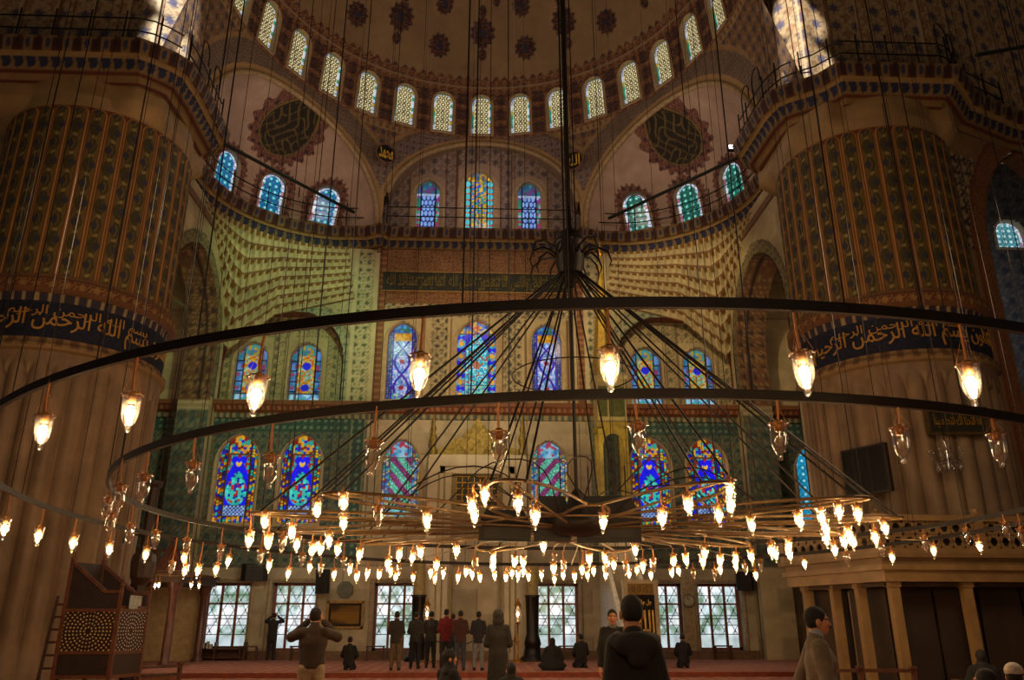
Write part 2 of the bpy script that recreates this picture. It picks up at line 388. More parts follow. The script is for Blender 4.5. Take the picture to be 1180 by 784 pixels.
def g_jewel(x, t, xm, zm, w, h):            # upper centre light: amber and blue field, round teal border
    hw = w/2; a = abs(xm)
    fz = (fract(zm/.36)-.5)*.36; rd = np.hypot(a-hw*.78, fz) < .15
    c = np.where(rd[..., None], lin('#58c8d0'), lin('#20285a'))
    c = np.where(((abs(fz) > .15) & (a > hw*.6))[..., None], lin('#c85a1c'), c)
    f = pal(cells(xm, zm, .09, 5)[0], ['#d8a01c', '#c8881c', '#2a9a80', '#3050c8', '#e0b838', '#5a70c8', '#2a8a58'])
    c = np.where((a < hw*.56)[..., None], f, c)
    c = np.where((t < .08)[..., None], pal(cells(xm, zm, .12, 3)[0], ['#48c0d0', '#3a90c8', '#c8a838']), c)
    c = np.where((t > .86)[..., None], pal(cells(xm, zm, .14, 4)[0], ['#e0b030', '#a07830', '#385a70', '#6a5a58']), c)
    c = np.where((abs(a-hw*.58) < .025)[..., None], LEAD, c)
    return c*.9
def g_exedra(a_, b_):
    def f(x, t, xm, zm, w, h):
        hw = w/2; a = abs(xm)
        ed = (a > shape_halfwidth(np.minimum(zm, h*.999), w, h, .5)-.16)
        v, e = cells(xm+w, zm, .2, 6)
        c = np.where((e > .44)[..., None], LEAD, pal(v, ['#d8e0f0', '#c8d0f0', '#e8e8f8', '#b87088', '#d0e0f0']))
        u = xm/.3; q = zm/.3; fx = fract(u)-.5; fz = fract(q)-.5; r = np.hypot(fx, fz); th = np.arctan2(fz, fx)
        st = r < .36*(1+.2*np.cos(6*th))
        fld = np.where(st[..., None], lin(a_), lin(b_)); fld = np.where((r < .12)[..., None], lin('#e8f4f8'), fld)
        fld = np.where(((r > .34) & (r < .42))[..., None], LEAD, fld)
        return np.where(ed[..., None], c, fld)*.9
    return f
def g_dome(x, t, xm, zm, w, h):
    hw = w/2; hwz = shape_halfwidth(np.clip(zm, 0.001, h*.999), w, h, .5)
    ed = (abs(xm) > hwz-.11) | (zm < .12)
    v, e = cells(xm+w, zm, .19, 3)
    c = np.where((e > .45)[..., None], LEAD, pal(v, ['#b8c4d8', '#a8b8d8', '#2a9078', '#b8c4dc', '#28866c', '#b89a38', '#c0c8dc']))
    u = xm/.24; q = zm/.24; fx = fract(u+.5)-.5; fz = fract(q+.5*(np.floor(u+.5) % 2))-.5; r = np.hypot(fx, fz)
    fld = np.where((r < .2)[..., None], lin('#f0e6b0'), lin('#7a5830')); fld = np.where(((r > .26) & (r < .42))[..., None], lin('#241a1c'), fld)
    fld = np.where((r >= .47)[..., None], lin('#dccf98'), fld)
    return np.where(ed[..., None], c, fld)*.95
def g_clear(gl, seed):
    """clear panes in a six-pointed iron lattice; pale garden behind"""
    def f(x, t, xm, zm, w, h):
        n1 = gnoise(xm+seed*3.1+20, zm+11, .45, seed); n2 = gnoise(xm+40, zm+seed, .16, seed+5)
        c = mix(lin('#d4e6ec'), lin('#7f9c84'), ss(.38, .75, n1*.5+n2*.5)); c = mix(c, lin('#f6fafc'), ss(.5, .7, 1-n1))
        c = mix(c, lin('#b8c6c8'), 1-ss(.16, .3, t))
        s = .46; u = xm/s; v = zm/s; k = .075
        iron = (abs(fract(u+v*.577)-.5) < k*.5) | (abs(fract(u-v*.577)-.5) < k*.5) | (abs(fract(v*1.155)-.5) < k*.5)
        c = np.where((iron & (t > .24))[..., None], lin('#10181a'), c)
        return c*gl
    return f

GLASS = Mglow('stained_glass', 1.15); CLEAR = Mglow('clear_glass', 1.2)
FRAME_T = M('window_moulding', '#a58f6c', .7, var=.2, scale=5)
glass_cache = {}
win_n = 0
def window(label, o, n, w, h, k, design, key, framemat=None, fw=.12, depth=.28, res=.032, up=(0, 0, 1), wood=False):
    """window n: o bottom centre on the wall, n normal into the room"""
    global win_n
    win_n += 1
    n = np.array(n, float); n /= np.linalg.norm(n); up = np.array(up, float); ez = up-n*(up @ n); ez /= np.linalg.norm(ez); ex = np.cross(ez, n)
    if ex[0] < 0 and abs(n[1]) > .3: pass
    ey = -n; o = np.array(o, float)
    R = Matrix(((ex[0], ey[0], ez[0]), (ex[1], ey[1], ez[1]), (ex[2], ey[2], ez[2])))
    root = empty('window_%d' % win_n); root.matrix_world = Matrix.Translation(Vector(o)) @ R.to_4x4()
    tag(root, label, 'window', kind='structure')
    ol = outline(w, h, k)
    big = outline(w+2*fw, h+(2*fw if k is None else fw*1.15), k)
    mid = outline(w+1.2*fw, h+(1.2*fw if k is None else fw*.7), k)
    off = lambda L, dz: [(x, z+dz) for x, z in L]
    rings = [(off(big, -fw), .0), (off(big, -fw), -.05), (off(mid, -fw*.6), -.07), (ol, -.03), (ol, depth+.02)]
    V = []; F = []; N = len(ol)
    for L, y in rings: V += [(x, y, z) for x, z in L]
    for i in range(len(rings)-1):
        for j in range(N):
            q = (j+1) % N; F.append((i*N+j, i*N+q, (i+1)*N+q, (i+1)*N+j))
    mesh('frame', V, F, framemat or FRAME_T, root)
    if key not in glass_cache:
        nx = max(8, int(w/res)); nz = max(8, int(h/res))
        # quads tall and wide enough to follow the arch: x is scaled to the half width at each height
        zz = np.linspace(0, h, nz+1); tt = np.linspace(-1, 1, nx+1)
        hw = np.full(nz+1, w/2) if k is None else np.maximum(shape_halfwidth(np.minimum(zz, h*.9995), w, h, k), .004)
        X = tt[:, None]*hw[None]; Z = np.broadcast_to(zz[None], X.shape)
        P = np.stack([X, np.full_like(X, depth), Z], -1)
        C = design(X/(w/2), Z/h, X, Z, w, h)
        g = gridsurf('glass', P, C, CLEAR if wood else GLASS, parent=root, smooth=False); glass_cache[key] = g.data
    else:
        g = bpy.data.objects.new('glass', glass_cache[key]); COL.objects.link(g); g.parent = root
    if wood:
        b = MB(); t = .12; y = depth-.04
        b.box((-w/2+t/2, y, h/2), (t, .1, h)).box((w/2-t/2, y, h/2), (t, .1, h)).box((0, y, h-t/2), (w, .1, t)).box((0, y, t/2), (w, .1, t))
        sash = b.build('sash', WOODR, root)
        b = MB()
        for x in (-w/6, w/6): b.box((x, y, h/2), (.1, .08, h))
        b.box((0, y, h*.69), (w*.97, .08, .07)); b.build('mullion', WOODR, sash)
        b = MB()
        for z in (h*.47, h*.24): b.box((0, y+.01, z), (w*.97, .04, .03))
        b.build('crossbar', IRON, sash)
    W.append((o, ex, ez, ey, w+.04, h+.02, k))
    return root
ORD = ['first', 'second', 'third', 'fourth', 'fifth', 'sixth', 'seventh', 'eighth', 'ninth', 'tenth', 'eleventh', 'twelfth', 'thirteenth', 'fourteenth', 'fifteenth', 'sixteenth', 'seventeenth', 'eighteenth', 'nineteenth', 'twentieth']

# ------------------------------------------------------------------ windows
DC = np.array([-.1, 24.9, 25.]); DR = 10.2
for k in range(-7, 8):
    th = math.radians(k*11.25); ph = .02
    d = np.array([math.sin(th)*math.cos(ph), math.cos(th)*math.cos(ph), math.sin(ph)])
    d2 = np.array([math.sin(th)*math.cos(.125), math.cos(th)*math.cos(.125), math.sin(.125)])
    upv = np.array([-math.sin(th)*math.sin(.12), -math.cos(th)*math.sin(.12), math.cos(.12)])
    window('round-headed window with yellow star lattice, %s from left along the half dome' % ORD[k+7], DC+DR*d, -d2, .98, 2.15, .5, g_dome, 'dome', fw=.14, depth=.2, up=upv)
# exedra half domes
EX = {}
for sx in (-1, 1):
    e0 = np.array([sx*5.2, 34.3]); e1 = np.array([sx*11.1, 26.6]); md = (e0+e1)/2; u = (e0-e1)/np.linalg.norm(e0-e1); nn = np.array([u[1], -u[0]])
    if nn @ (md-np.array([0, 24.2])) < 0: nn = -nn
    EX[sx] = (md, u, nn, 5.0, 3.7, 4.95)
ZB = 19.7
def ex_point(sx, s, z, back=0.):
    md, u, nn, a, D, H = EX[sx]; zz = max(0, (z-19.3)/H)
    d = D*math.sqrt(max(0, 1-(s/a)**2-zz**2)); p = md+u*s+nn*d
    g = u*(s/a**2)+nn*(d/D**2); g3 = np.array([-g[0], -g[1], -zz/H]); return np.array([p[0], p[1], z]), g3/np.linalg.norm(g3)
for sx, sd in ((-1, 'left'), (1, 'right')):
    for i, s in enumerate((3.75, 1.5, -.95)):
        p, n = ex_point(sx, s, ZB+.1); p2, n2 = ex_point(sx, s, ZB+1.1)
        upv = (p2-p); nm = np.cross(np.cross(upv, n2), upv)
        nm = n2-upv*(n2 @ upv)/(upv @ upv)
        lb = ['nearest the centre', 'in the middle', 'nearest the pier'][i]
        window('small round-headed window in the %s apse half dome, %s' % (sd, lb), p, nm, 1.2, 1.85, .5, g_exedra('#30b0c0', '#2068a0') if sx < 0 else g_exedra('#30a890', '#1a5a50'), 'ex%d' % sx, fw=.1, depth=.16, up=upv)
# tympanum of the middle arch
TY = 35.55
window('narrow blue lattice window left of the amber one under the middle arch', (-2.73, TY, 19.6), (0, -1, 0), 1.15, 3.15, .62, g_lattice, 'lat', fw=.3)
window('tall amber and teal window in the centre under the middle arch', (-.18, TY, 19.6), (0, -1, 0), 1.45, 3.75, .62, g_jewel, 'jewel', fw=.34)
window('narrow blue lattice window right of the amber one under the middle arch', (2.37, TY, 19.6), (0, -1, 0), 1.15, 3.15, .62, g_lattice, 'lat', fw=.3)
# main wall
WY = 35.
window('tall violet cartouche window, left of the three above the prayer niche', (-3.6, WY, 11.05), (0, -1, 0), 1.36, 3.7, .62, g_cartouche, 'cart', fw=.22)
window('wide blue and turquoise window in the middle above the prayer niche', (-.17, WY, 11.05), (0, -1, 0), 1.8, 3.9, .62, g_carpet, 'carpet', fw=.24)
window('tall violet cartouche window, right of the three above the prayer niche', (3.08, WY, 11.05), (0, -1, 0), 1.36, 3.7, .62, g_cartouche, 'cart', fw=.22)
window('arched window with red-striped teal glass left of the prayer niche', (-3.42, WY, 5.85), (0, -1, 0), 1.62, 3.35, .7, g_stripes(True), 'str1', fw=.2)
window('arched window with violet-striped teal glass right of the prayer niche', (3.12, WY, 5.85), (0, -1, 0), 1.62, 3.35, .7, g_stripes(False), 'str2', fw=.2)
NY = 35.7
for sx, sd in ((-1, 'left'), (1, 'right')):
    for x, q in ((-10.6 if sx < 0 else 7.85, 'left'), (-8.1 if sx < 0 else 10.35, 'right')):
        window('amber and blue arched window, %s of the pair inside the %s blind arch' % (q, sd), (x, NY, 11.15), (0, -1, 0), 1.48, 2.75, .55, g_vase, 'vase', fw=.16)
    for x, q in ((-10.5 if sx < 0 else 7.62, 'left'), (-7.75 if sx < 0 else 10.15, 'right')):
        window('blue mosaic window of paired lobes in tiled wall, %s of the %s pair' % (q, sd), (x, WY, 5.55), (0, -1, 0), 1.72, 3.85, .7, g_peacock, 'pea', fw=.14)
for i, (x, lb) in enumerate([(-10.3, 'floor-level window with wooden sash above the low book rack'), (-7.55, 'floor-level wooden window behind the man shading his eyes'),
                             (-3.35, 'floor-level wooden window just left of the prayer niche'), (3.35, 'floor-level wooden window just right of the prayer niche'),
                             (7.75, 'floor-level wooden window half hidden beside the black calligraphy curtain'), (10.25, 'floor-level wooden window right of the round wall clock')]):
    window(lb, (x, WY, .45), (0, -1, 0), 1.86, 2.68, None, g_clear(1., i+1), 'clr%d' % i, framemat=M('window_stone', '#8d7a5e', .6), fw=.16, depth=.5, wood=True)

window('narrow turquoise window sliver beside the right fluted pier', (15.05, WY, 5.3), (0, -1, 0), 1.72, 3.85, .7, g_exedra('#30b0d0', '#2090c0'), 'cyan', fw=.14)
window('small bright window high in the far right aisle', (26.5, 34.9, 19.2), (0, -1, 0), 1.5, 1.5, .5, g_exedra('#a0d8d8', '#4a90a0'), 'aisle', fw=.14)
window('tall pale window low in the far right aisle', (24.9, WY, 5.9), (0, -1, 0), 1.6, 2.6, None, g_clear(1., 9), 'clr9', framemat=M('window_stone', '#8d7a5e', .6), fw=.16, depth=.5, wood=True)
# ------------------------------------------------------------------ half dome
def struct(o, label, cat): return tag(o, label, cat, kind='structure')
def medallion(A, Hh, a0, h0, r, spikes=8):
    da = A-a0; dh = Hh-h0; q = np.hypot(da, dh)/r; th = np.arctan2(dh, da)
    return q*(1+.1*np.cos(spikes*th)), th
def dome():
    nt = 470; nph = 260
    T, PH = np.meshgrid(np.radians(np.linspace(-100, 100, nt)), np.linspace(-.01, 1.35, nph), indexing='ij')
    P = np.stack([DC[0]+DR*np.sin(T)*np.cos(PH), DC[1]+DR*np.cos(T)*np.cos(PH), DC[2]+DR*np.sin(PH)], -1)
    A = T*DR; Hh = PH*DR                                   # metres along and up
    C = np.broadcast_to(lin('#a08664'), P.shape).copy()
    n = gnoise(A+60, Hh+20, 1.7, 3); C = C*(.82+.3*n)[..., None]
    # ornament band round the windows with a crested edge
    pitch = DR*math.radians(11.25)/4
    tri = abs(fract(A/pitch)-.5)*2
    edge = 3.05+.42*(1-tri)**.7*(.75+.25*np.cos(A/pitch*PI))
    st, fl, lf = vine(A, Hh, .44)
    B = mix(lin('#74462f'), lin('#b08e68'), st*.75); B = mix(B, lin('#3a3644'), fl*.8); B = mix(B, lin('#a88a68'), lf*.5)
    px_ = abs(fract(T/math.radians(11.25)+.5+.5)-.5)           # mid piers between the windows
    pier = (px_ < .1) & (Hh < 2.5)
    kk = 1-ss(.26, .42, np.hypot((fract(T/math.radians(11.25))-.5)*2.0/.32, (fract(Hh/.85)-.5)*.85/.34)*.38)
    B = mix(B, lin('#3a2c34'), np.where(Hh < 2.6, kk*.7, 0))
    B = mix(B, lin('#b09a78'), band(Hh, 2.72, 2.8, .02)*.8)
    rim = ss(.02, .1, edge-Hh)
    C = mix(C, lin('#5c3a34'), ss(-.02, .03, edge-Hh)); C = np.where((rim > .5)[..., None], B, C)
    # medallions
    def med(a0, h0, r, big):
        nonlocal C
        q, th = medallion(A, Hh, a0, h0, r, 12)
        s2, f2, l2 = vine(A-a0, Hh-h0, .34)
        D = mix(lin('#4a2c26'), lin('#8a6650'), s2*.7); D = mix(D, lin('#2c2e46'), f2)
        D = np.where((q < .3)[..., None], lin('#3a3a4e'), D)
        C = mix(C, D, 1-ss(.93, 1.02, q))
        if big:
            for dz in (-1.5, 1.45):
                q2 = np.hypot((A-a0)/(r*.35), (Hh-h0-dz*r)/(r*.45)); C = mix(C, D, 1-ss(.85, 1.05, q2))
            C = mix(C, D, ((abs(A-a0) < .05) & (abs(Hh-h0) < 1.6*r)).astype(float))
    for k in range(-3, 4):
        med(math.radians(28.*k)*DR, .545*DR, .72, True)
        med(math.radians(28.*k+14)*DR, .462*DR, .6, False); med(math.radians(28.*k+14)*DR, .665*DR, .55, False)
        med(math.radians(28.*k+5)*DR, .8*DR, .7, True)
    keep = ~inside(P)
    return struct(gridsurf('ceiling', P, C, PAINT, keep), 'painted half dome with medallions above a ring of windows', 'half dome')
dome()
# ------------------------------------------------------------------ drum with three arches
def drum_pos(T, Z):
    f = (Z-19.3)/5.7; R = 11.3-(11.3-DR)*f; Y = 24.2+.7*f
    return np.stack([DC[0]*f+R*np.sin(T), Y+R*np.cos(T), Z], -1)
def f_mid(P):
    x = P[..., 0]+.0; return (x/4.75)**2+((P[..., 2]-20.2)/4.45)**2*np.where(P[..., 2] > 20.2, 1, 0)+np.where(P[..., 1] < 30, 9, 0)
def f_ex(P, sx):
    md, u, nn, a, D, H = EX[sx]; q = P[..., :2]-md; s = q @ u; d = q @ nn
    f = (s/a)**2+(d/D)**2+((P[..., 2]-19.3)/H)**2
    return np.where((d > -1.0) & (abs(s) < a+2), f, 9)
def drum():
    nt = 640; nz = 105
    T, Z = np.meshgrid(np.radians(np.linspace(-97, 97, nt)), np.linspace(18.9, 25.02, nz), indexing='ij')
    P = drum_pos(T, Z)
    fm = f_mid(P); fl_ = f_ex(P, -1); fr = f_ex(P, 1)
    A = T*11
    st, fl, lf = vine(A, Z, .55)
    C = mix(lin('#8a6c50'), lin('#54382c'), st*.7); C = mix(C, lin('#3a3c52'), fl*.8); C = mix(C, lin('#a8906a'), lf*.5)
    f = np.minimum(np.minimum(fl_, fr), fm)
    # plain stone rib panels between the arches, brown arch bands
    C = np.where((Z > 24.55)[..., None], mix(lin('#a48a62'), lin('#6a3e2c'), (abs(fract(A/.36)-.5) < .22)*.7*((Z > 24.66) & (Z < 24.9))), C)
    s3, f3, l3 = vine(A, Z, .34)
    bl = mix(lin('#8a7a6a'), lin('#4a3a58'), s3*.8); bl = mix(bl, lin('#6a4a48'), f3)
    e = np.sqrt(f)-1
    C = np.where((e < .30)[..., None], lin('#9a7c54'), C)
    C = np.where(((e < .26) & (e > .07))[..., None], mix(lin('#7c6a58'), lin('#4a3438'), s3*.7), C)
    C = np.where(((np.sqrt(fm)-1 < .22) & (np.sqrt(fm) > 1.03))[..., None], bl, C)
    C = np.where(((e < .065))[..., None], lin('#a8895c'), C)
    keep = (fm > 1) & (fl_ > 1) & (fr > 1)
    return struct(gridsurf('wall_drum', P, C, PAINT, keep), 'painted drum between the arches and the half dome', 'wall')
drum()
def arch_curve(fn, t0, t1, n=90):
    out = []
    for t in np.linspace(t0, t1, n):
        zz = np.linspace(19.2, 25, 300); p = drum_pos(np.full_like(zz, t), zz); f = fn(p); j = np.where(f < 1)[0]
        if len(j): out.append(p[j[-1]])
    return np.array(out)
cm = arch_curve(f_mid, -.5, .5)
V = []; F = []
for p in cm: V += [tuple(p), (p[0]*1.0, TY+.02, p[2])]
F = [(2*i, 2*i+1, 2*i+3, 2*i+2) for i in range(len(cm)-1)]
mesh('trim_1', V, F, M('arch_soffit', '#7d6a52', .8), smooth=True); struct(bpy.data.objects['trim_1'], 'soffit of the middle arch over three windows', 'arch')
for i, (c, lb) in enumerate([(cm, 'stone moulding round the middle arch'), (arch_curve(lambda p: f_ex(p, -1), -1.45, -.4), 'stone moulding round the left apse arch'), (arch_curve(lambda p: f_ex(p, 1), .4, 1.45), 'stone moulding round the right apse arch')]):
    m = MB(); m.tube([tuple(p) for p in c], .13, 8); struct(m.build('trim_%d' % (i+2), M('arch_stone', '#97805a', .7), smooth=True), lb, 'arch')
# ------------------------------------------------------------------ apse half domes
def exedra(sx, sd):
    md, u, nn, a, D, H = EX[sx]
    nt = 260; nz = 120
    T, PH = np.meshgrid(np.linspace(0, PI, nt), np.linspace(0, PI/2, nz), indexing='ij')
    s = a*np.cos(T)*np.cos(PH); d = D*np.sin(T)*np.cos(PH); z = 19.3+H*np.sin(PH)
    XY = md+s[..., None]*u+d[..., None]*nn
    P = np.stack([XY[..., 0], XY[..., 1], z], -1)
    f = (z-19.3)/5.7; R = 11.3-(11.3-DR)*f; Yc = 24.2+.7*f
    keep = (np.hypot(P[..., 0]-DC[0]*f, P[..., 1]-Yc) > R-.06) & ~inside(P)
    C = np.broadcast_to(lin('#b39a86'), P.shape)*(.85+.25*gnoise(s+30, z+9, 1.3, 5))[..., None]
    # crested ornament round each window, a black roundel with gilt script and a fringe high up
    tq = np.linspace(0, PI, 400); aq = np.r_[0, np.cumsum(np.hypot(np.diff(a*np.cos(tq)), np.diff(D*np.sin(tq))))]; mid_ = np.interp(PI/2, tq, aq)
    al = -(np.interp(T, tq, aq)-mid_)*np.cos(PH)
    rid = np.full(s.shape, 9.); angs = [-(np.interp(math.acos(q_/a), tq, aq)-mid_) for q_ in (3.75, 1.5, -.95)]
    for c0 in angs:
        w_ = 1.0+.06*np.cos((np.arctan2(z-ZB-1.0, al-c0))*26)
        q = np.where(z < ZB+1.25, abs(al-c0), np.hypot(al-c0, z-ZB-1.25)); rid = np.minimum(rid, q/w_)
    s2, f2, l2 = vine(al, z, .36)
    O = mix(lin('#6b4038'), lin('#a5836a'), s2*.6); O = mix(O, lin('#3a2c34'), f2)
    C = np.where(((rid < 1.0) & (z < ZB+2.6))[..., None], O, C)
    a0 = .9; q = np.hypot(al-a0, (z-23.3)*1.25*1.0)
    th = np.arctan2(z-23.3, al-a0)
    fr = 1.72+.13*np.cos(th*22)
    C = np.where(((q < fr) & (q > 1.25))[..., None], O, C)
    g = (abs(np.sin(al*7+2.2*np.sin(z*5))) < .3) | (abs(np.sin(z*8+2*np.sin(al*4))) < .22)
    C = np.where((q < 1.25)[..., None], np.where((g & (q < 1.1))[..., None], lin('#655630'), lin('#2a251c')), C)
    C = np.where((abs(q-1.2) < .04)[..., None], lin('#7a6a38'), C)
    return struct(gridsurf('ceiling', P, C, PAINT, keep), 'pale plaster %s apse half dome with black roundel' % sd, 'half dome')
exedra(-1, 'left'); exedra(1, 'right')
# tympanum wall behind the middle arch
def tymp(X, Z):
    st, fl, lf = vine(X, Z, .62, .2)
    C = mix(lin('#a08d80'), lin('#5c4a44'), st*.7); C = mix(C, lin('#4a4450'), fl*.8); C = mix(C, lin('#76604e'), lf*.6)
    for x0, w in ((-2.73, .92), (-.18, 1.12), (2.37, .92)):
        C = np.where(((abs(X-x0) < w) & (Z < 23.1+(.7 if x0 > -1 and x0 < 1 else 0)-.35*abs(X-x0)))[..., None], lin('#a9937c'), C)
        C = np.where((abs(abs(X-x0)-w) < .04)[..., None], lin('#6a4a38'), C)
    return C
struct(flat_wall('wall_tympanum', -5.2, 5.2, 19.2, 25.0, TY, tymp, PAINT), 'floral painted wall with three windows under the middle arch', 'wall')
# ------------------------------------------------------------------ gallery cornice
def arc(p0, p1, sag, n=40, sx=1):
    p0 = np.array(p0); p1 = np.array(p1); md = (p0+p1)/2; u = (p1-p0)/2; a = np.linalg.norm(u); u /= a; nn = np.array([-u[1], u[0]])
    r = (a*a+sag*sag)/(2*sag); c = md+nn*(sag-r) ; A = math.asin(min(1, a/r))
    return [tuple(c+nn*r*math.cos(t)+u*r*math.sin(t)) for t in np.linspace(-A, A, n)]
arcL = [(-6.3+5.2*math.cos(t), 29.3+5.2*math.sin(t)) for t in np.radians(np.linspace(192, 97, 40))]+[(-5.6, 34.42)]
PATHC = arcL+[(-4.95, 34.1), (-4.5, 34.1), (-4.35, 34.4)]
PATHC = PATHC+[(-x, y) for x, y in reversed(PATHC)]
PIERL = [(-22, 21.6), (-11.15, 21.6), (-10.75, 21.85), (-10.2, 22.3), (-9.85, 22.75), (-9.75, 24.0), (-9.8, 27.0), (-10.5, 27.95), (-11.5, 28.2)]
PIERR = [(11.5, 28.2), (10.5, 27.95), (9.9, 27.0), (10.0, 24.4), (10.2, 23.45), (10.6, 23.05), (11.1, 22.75), (11.5, 22.45), (11.95, 21.75), (16.1, 21.75), (16.6, 22.2), (17.6, 23.2), (19.8, 24.2), (24, 25.2)]
PROF = [(-1.0, 18.3), (-.85, 18.34), (-.8, 18.46), (-.6, 18.5), (-.5, 18.56), (-.38, 18.84), (-.3, 18.86), (-.26, 18.95), (-.12, 18.98), (0, 19.44), (-.1, 19.5), (-1.7, 19.48)]
def corn_col(S, Z, O):
    C = np.broadcast_to(lin('#7a613f'), S.shape+(3,)).copy()
    C = np.where((Z < 18.52)[..., None], np.where((abs(fract(Z/.09)-.5) < .22)[..., None], lin('#5e3424'), lin('#866c46')), C)
    u = (fract(S/.4)-.5)*.4; sc = np.hypot(u/.15, (Z-18.82)/.26)*(1+.1*np.cos(5*np.arctan2(Z-18.82, u))) < 1
    C = np.where(((Z > 18.54) & (Z < 18.85))[..., None], np.where(sc[..., None], lin('#2a2d48'), lin('#7d6642')), C)
    C = np.where(((Z > 18.85) & (Z < 18.97))[..., None], lin('#94794e'), C)
    k = fract(S/.62); blk = (k > .04) & (k < .56); kp = fract(S/.62)-.8
    pal_ = np.hypot(kp/.13, (Z-19.2)/.16) < 1
    up = np.where(blk[..., None], lin('#45251b'), np.where(pal_[..., None], lin('#333650'), lin('#7a6242')))
    up = np.where((blk & (np.hypot((k-.3)/.15, (Z-19.22)/.15) < 1))[..., None], lin('#33201f'), up)
    up = np.where(((Z > 19.36) & (fract(S/.31) < .5))[..., None], lin('#6e573c'), up)
    C = np.where((Z > 18.97)[..., None], up, C)
    C = np.where(((Z > 19.43) & (O < -.15))[..., None], lin('#6a5844'), C)
    return C
for nm, pth, lb in (('trim_5', PATHC, 'painted gallery cornice across the apse wall'), ('trim_6', PIERL, 'painted gallery cornice round the left pier'), ('trim_7', PIERR, 'painted gallery cornice round the right pier')):
    struct(sweep(nm, pth, PROF, corn_col, PAINT, step=.05), lb, 'cornice')
# ------------------------------------------------------------------ main wall
AC = 9.08; AW = 2.78
def arch_hw(Z, w, zs, za):
    """half width of a pointed arch of half width w springing at zs, apex za"""
    rise = za-zs; r = (w*w+rise*rise)/(2*w)
    return np.where(Z < zs, w, np.where(Z > za, -1, np.sqrt(np.maximum(r*r-np.maximum(Z-zs, 0)**2, 0))-(r-w)))
def marble(X, Z, c='#b7a88c'):
    sx_ = 1.6; sz_ = .95; row = np.floor(Z/sz_)
    u = fract(X/sx_+.5*(row % 2)); v = fract(Z/sz_)
    C = np.broadcast_to(lin(c), X.shape+(3,))*(.78+.34*gnoise(np.floor(X/sx_+.5*(row % 2))+30, row+20, 1., 8))[..., None]
    C = C*(.9+.2*gnoise(X+50+Z*.3, Z*2.5+20, .8, 4))[..., None]
    return np.where(((u < .012) | (v < .02))[..., None], C*.6, C)
def tiles(X, Z):
    st, fl, lf = vine(X, Z, .48)
    C = mix(lin('#525e52'), lin('#8c957c'), st*.55); C = mix(C, lin('#2c4050'), fl*.8); C = mix(C, lin('#74402e'), lf*.45)
    C = np.where((np.minimum(fract(X/.24), fract(Z/.24)) < .05)[..., None], C*.75, C)
    return C
def wallcol(X, Z):
    a = abs(X)
    C = marble(X, Z)
    T_ = tiles(X, Z); m = (a > 4.95) & (a < 18) & (Z > 3.7) & (Z < 10.2)
    st, fl, lf = vine(X, Z, .3)
    bd = (abs(a-5.35) < .3) | ((Z > 9.5) & (a > 5))
    BB = mix(lin('#33504a'), lin('#7c9080'), fl); T_ = np.where(bd[..., None], BB, T_)
    T_ = np.where((abs(abs(a-5.35)-.3) < .03)[..., None], lin('#8a8a6c'), T_)
    C = np.where(m[..., None], T_, C)
    # above the ledge: painted stone
    s2, f2, l2 = vine(X, Z, .42)
    up = Z > 10.8
    G = mix(lin('#c2b189'), lin('#5f5a46'), s2*.8); G = mix(G, lin('#4a4a40'), f2); G = mix(G, lin('#6f684e'), l2*.8)
    P0 = np.broadcast_to(lin('#c2af86'), X.shape+(3,))
    cen = up & (a < 4.62)
    pan = cen & ((abs(abs(X+.2)-1.72) < .42) | (Z > 15.05))
    C = np.where(cen[..., None], P0, C); C = np.where(pan[..., None], G, C)
    for x0, w in ((-3.6, .98), (-.17, 1.2), (3.08, .98)):
        C = np.where((cen & (abs(abs(X-x0)-w) < .045) & (Z < 15))[..., None], lin('#7a5a3a'), C)
    C = np.where((cen & (Z > 15.72))[..., None], mix(lin('#8f6a46'), lin('#6a3c28'), s2), C)
    C = np.where((up & (abs(a-4.66) < .17))[..., None], mix(lin('#7e4a30'), lin('#a57a4c'), (fract(Z/.3) < .4)*.7), C)
    # pilaster
    pil = up & (a > 4.83) & (a < 6.0)
    C = np.where(pil[..., None], np.where((abs(a-5.42) < .4)[..., None], mix(lin('#c6b78e'), lin('#525c46'), np.maximum(f2, s2*.7)), lin('#c9b992')), C)
    # blind arch bay
    bay = up & (a >= 6.0)
    hw = arch_hw(Z, AW, 12.9, 15.2); hw2 = arch_hw(Z, AW+.5, 12.9, 15.85); x = abs(a-AC)
    s4, f4, l4 = vine(X, Z, .42)
    C = np.where(bay[..., None], marble(X, Z, '#bfae86'), C)
    pn = bay & (Z > 14.6) & (Z < 15.9) & (a < 8.4); C = np.where(pn[..., None], mix(lin('#bcae84'), lin('#768060'), np.maximum(s2*.5, f2*.7)), C)
    C = np.where((bay & (x < hw2) & (x > hw-.05))[..., None], mix(lin('#a8a582'), lin('#557060'), np.maximum(f4, s4*.6)), C)
    C = np.where((bay & (abs(x-hw2) < .06) & (Z < 15.85))[..., None], lin('#776a4a'), C)
    return C
def wall_keep(X, Z):
    x = abs(abs(X)-AC); return ~((Z > 11.) & (x < arch_hw(Z, AW, 12.9, 15.2)))
struct(flat_wall('wall_back', -17.5, 27, 0.1, 18.6, WY, wallcol, STONE, .065, wall_keep), 'far prayer wall of marble, tile and painted stone', 'wall')
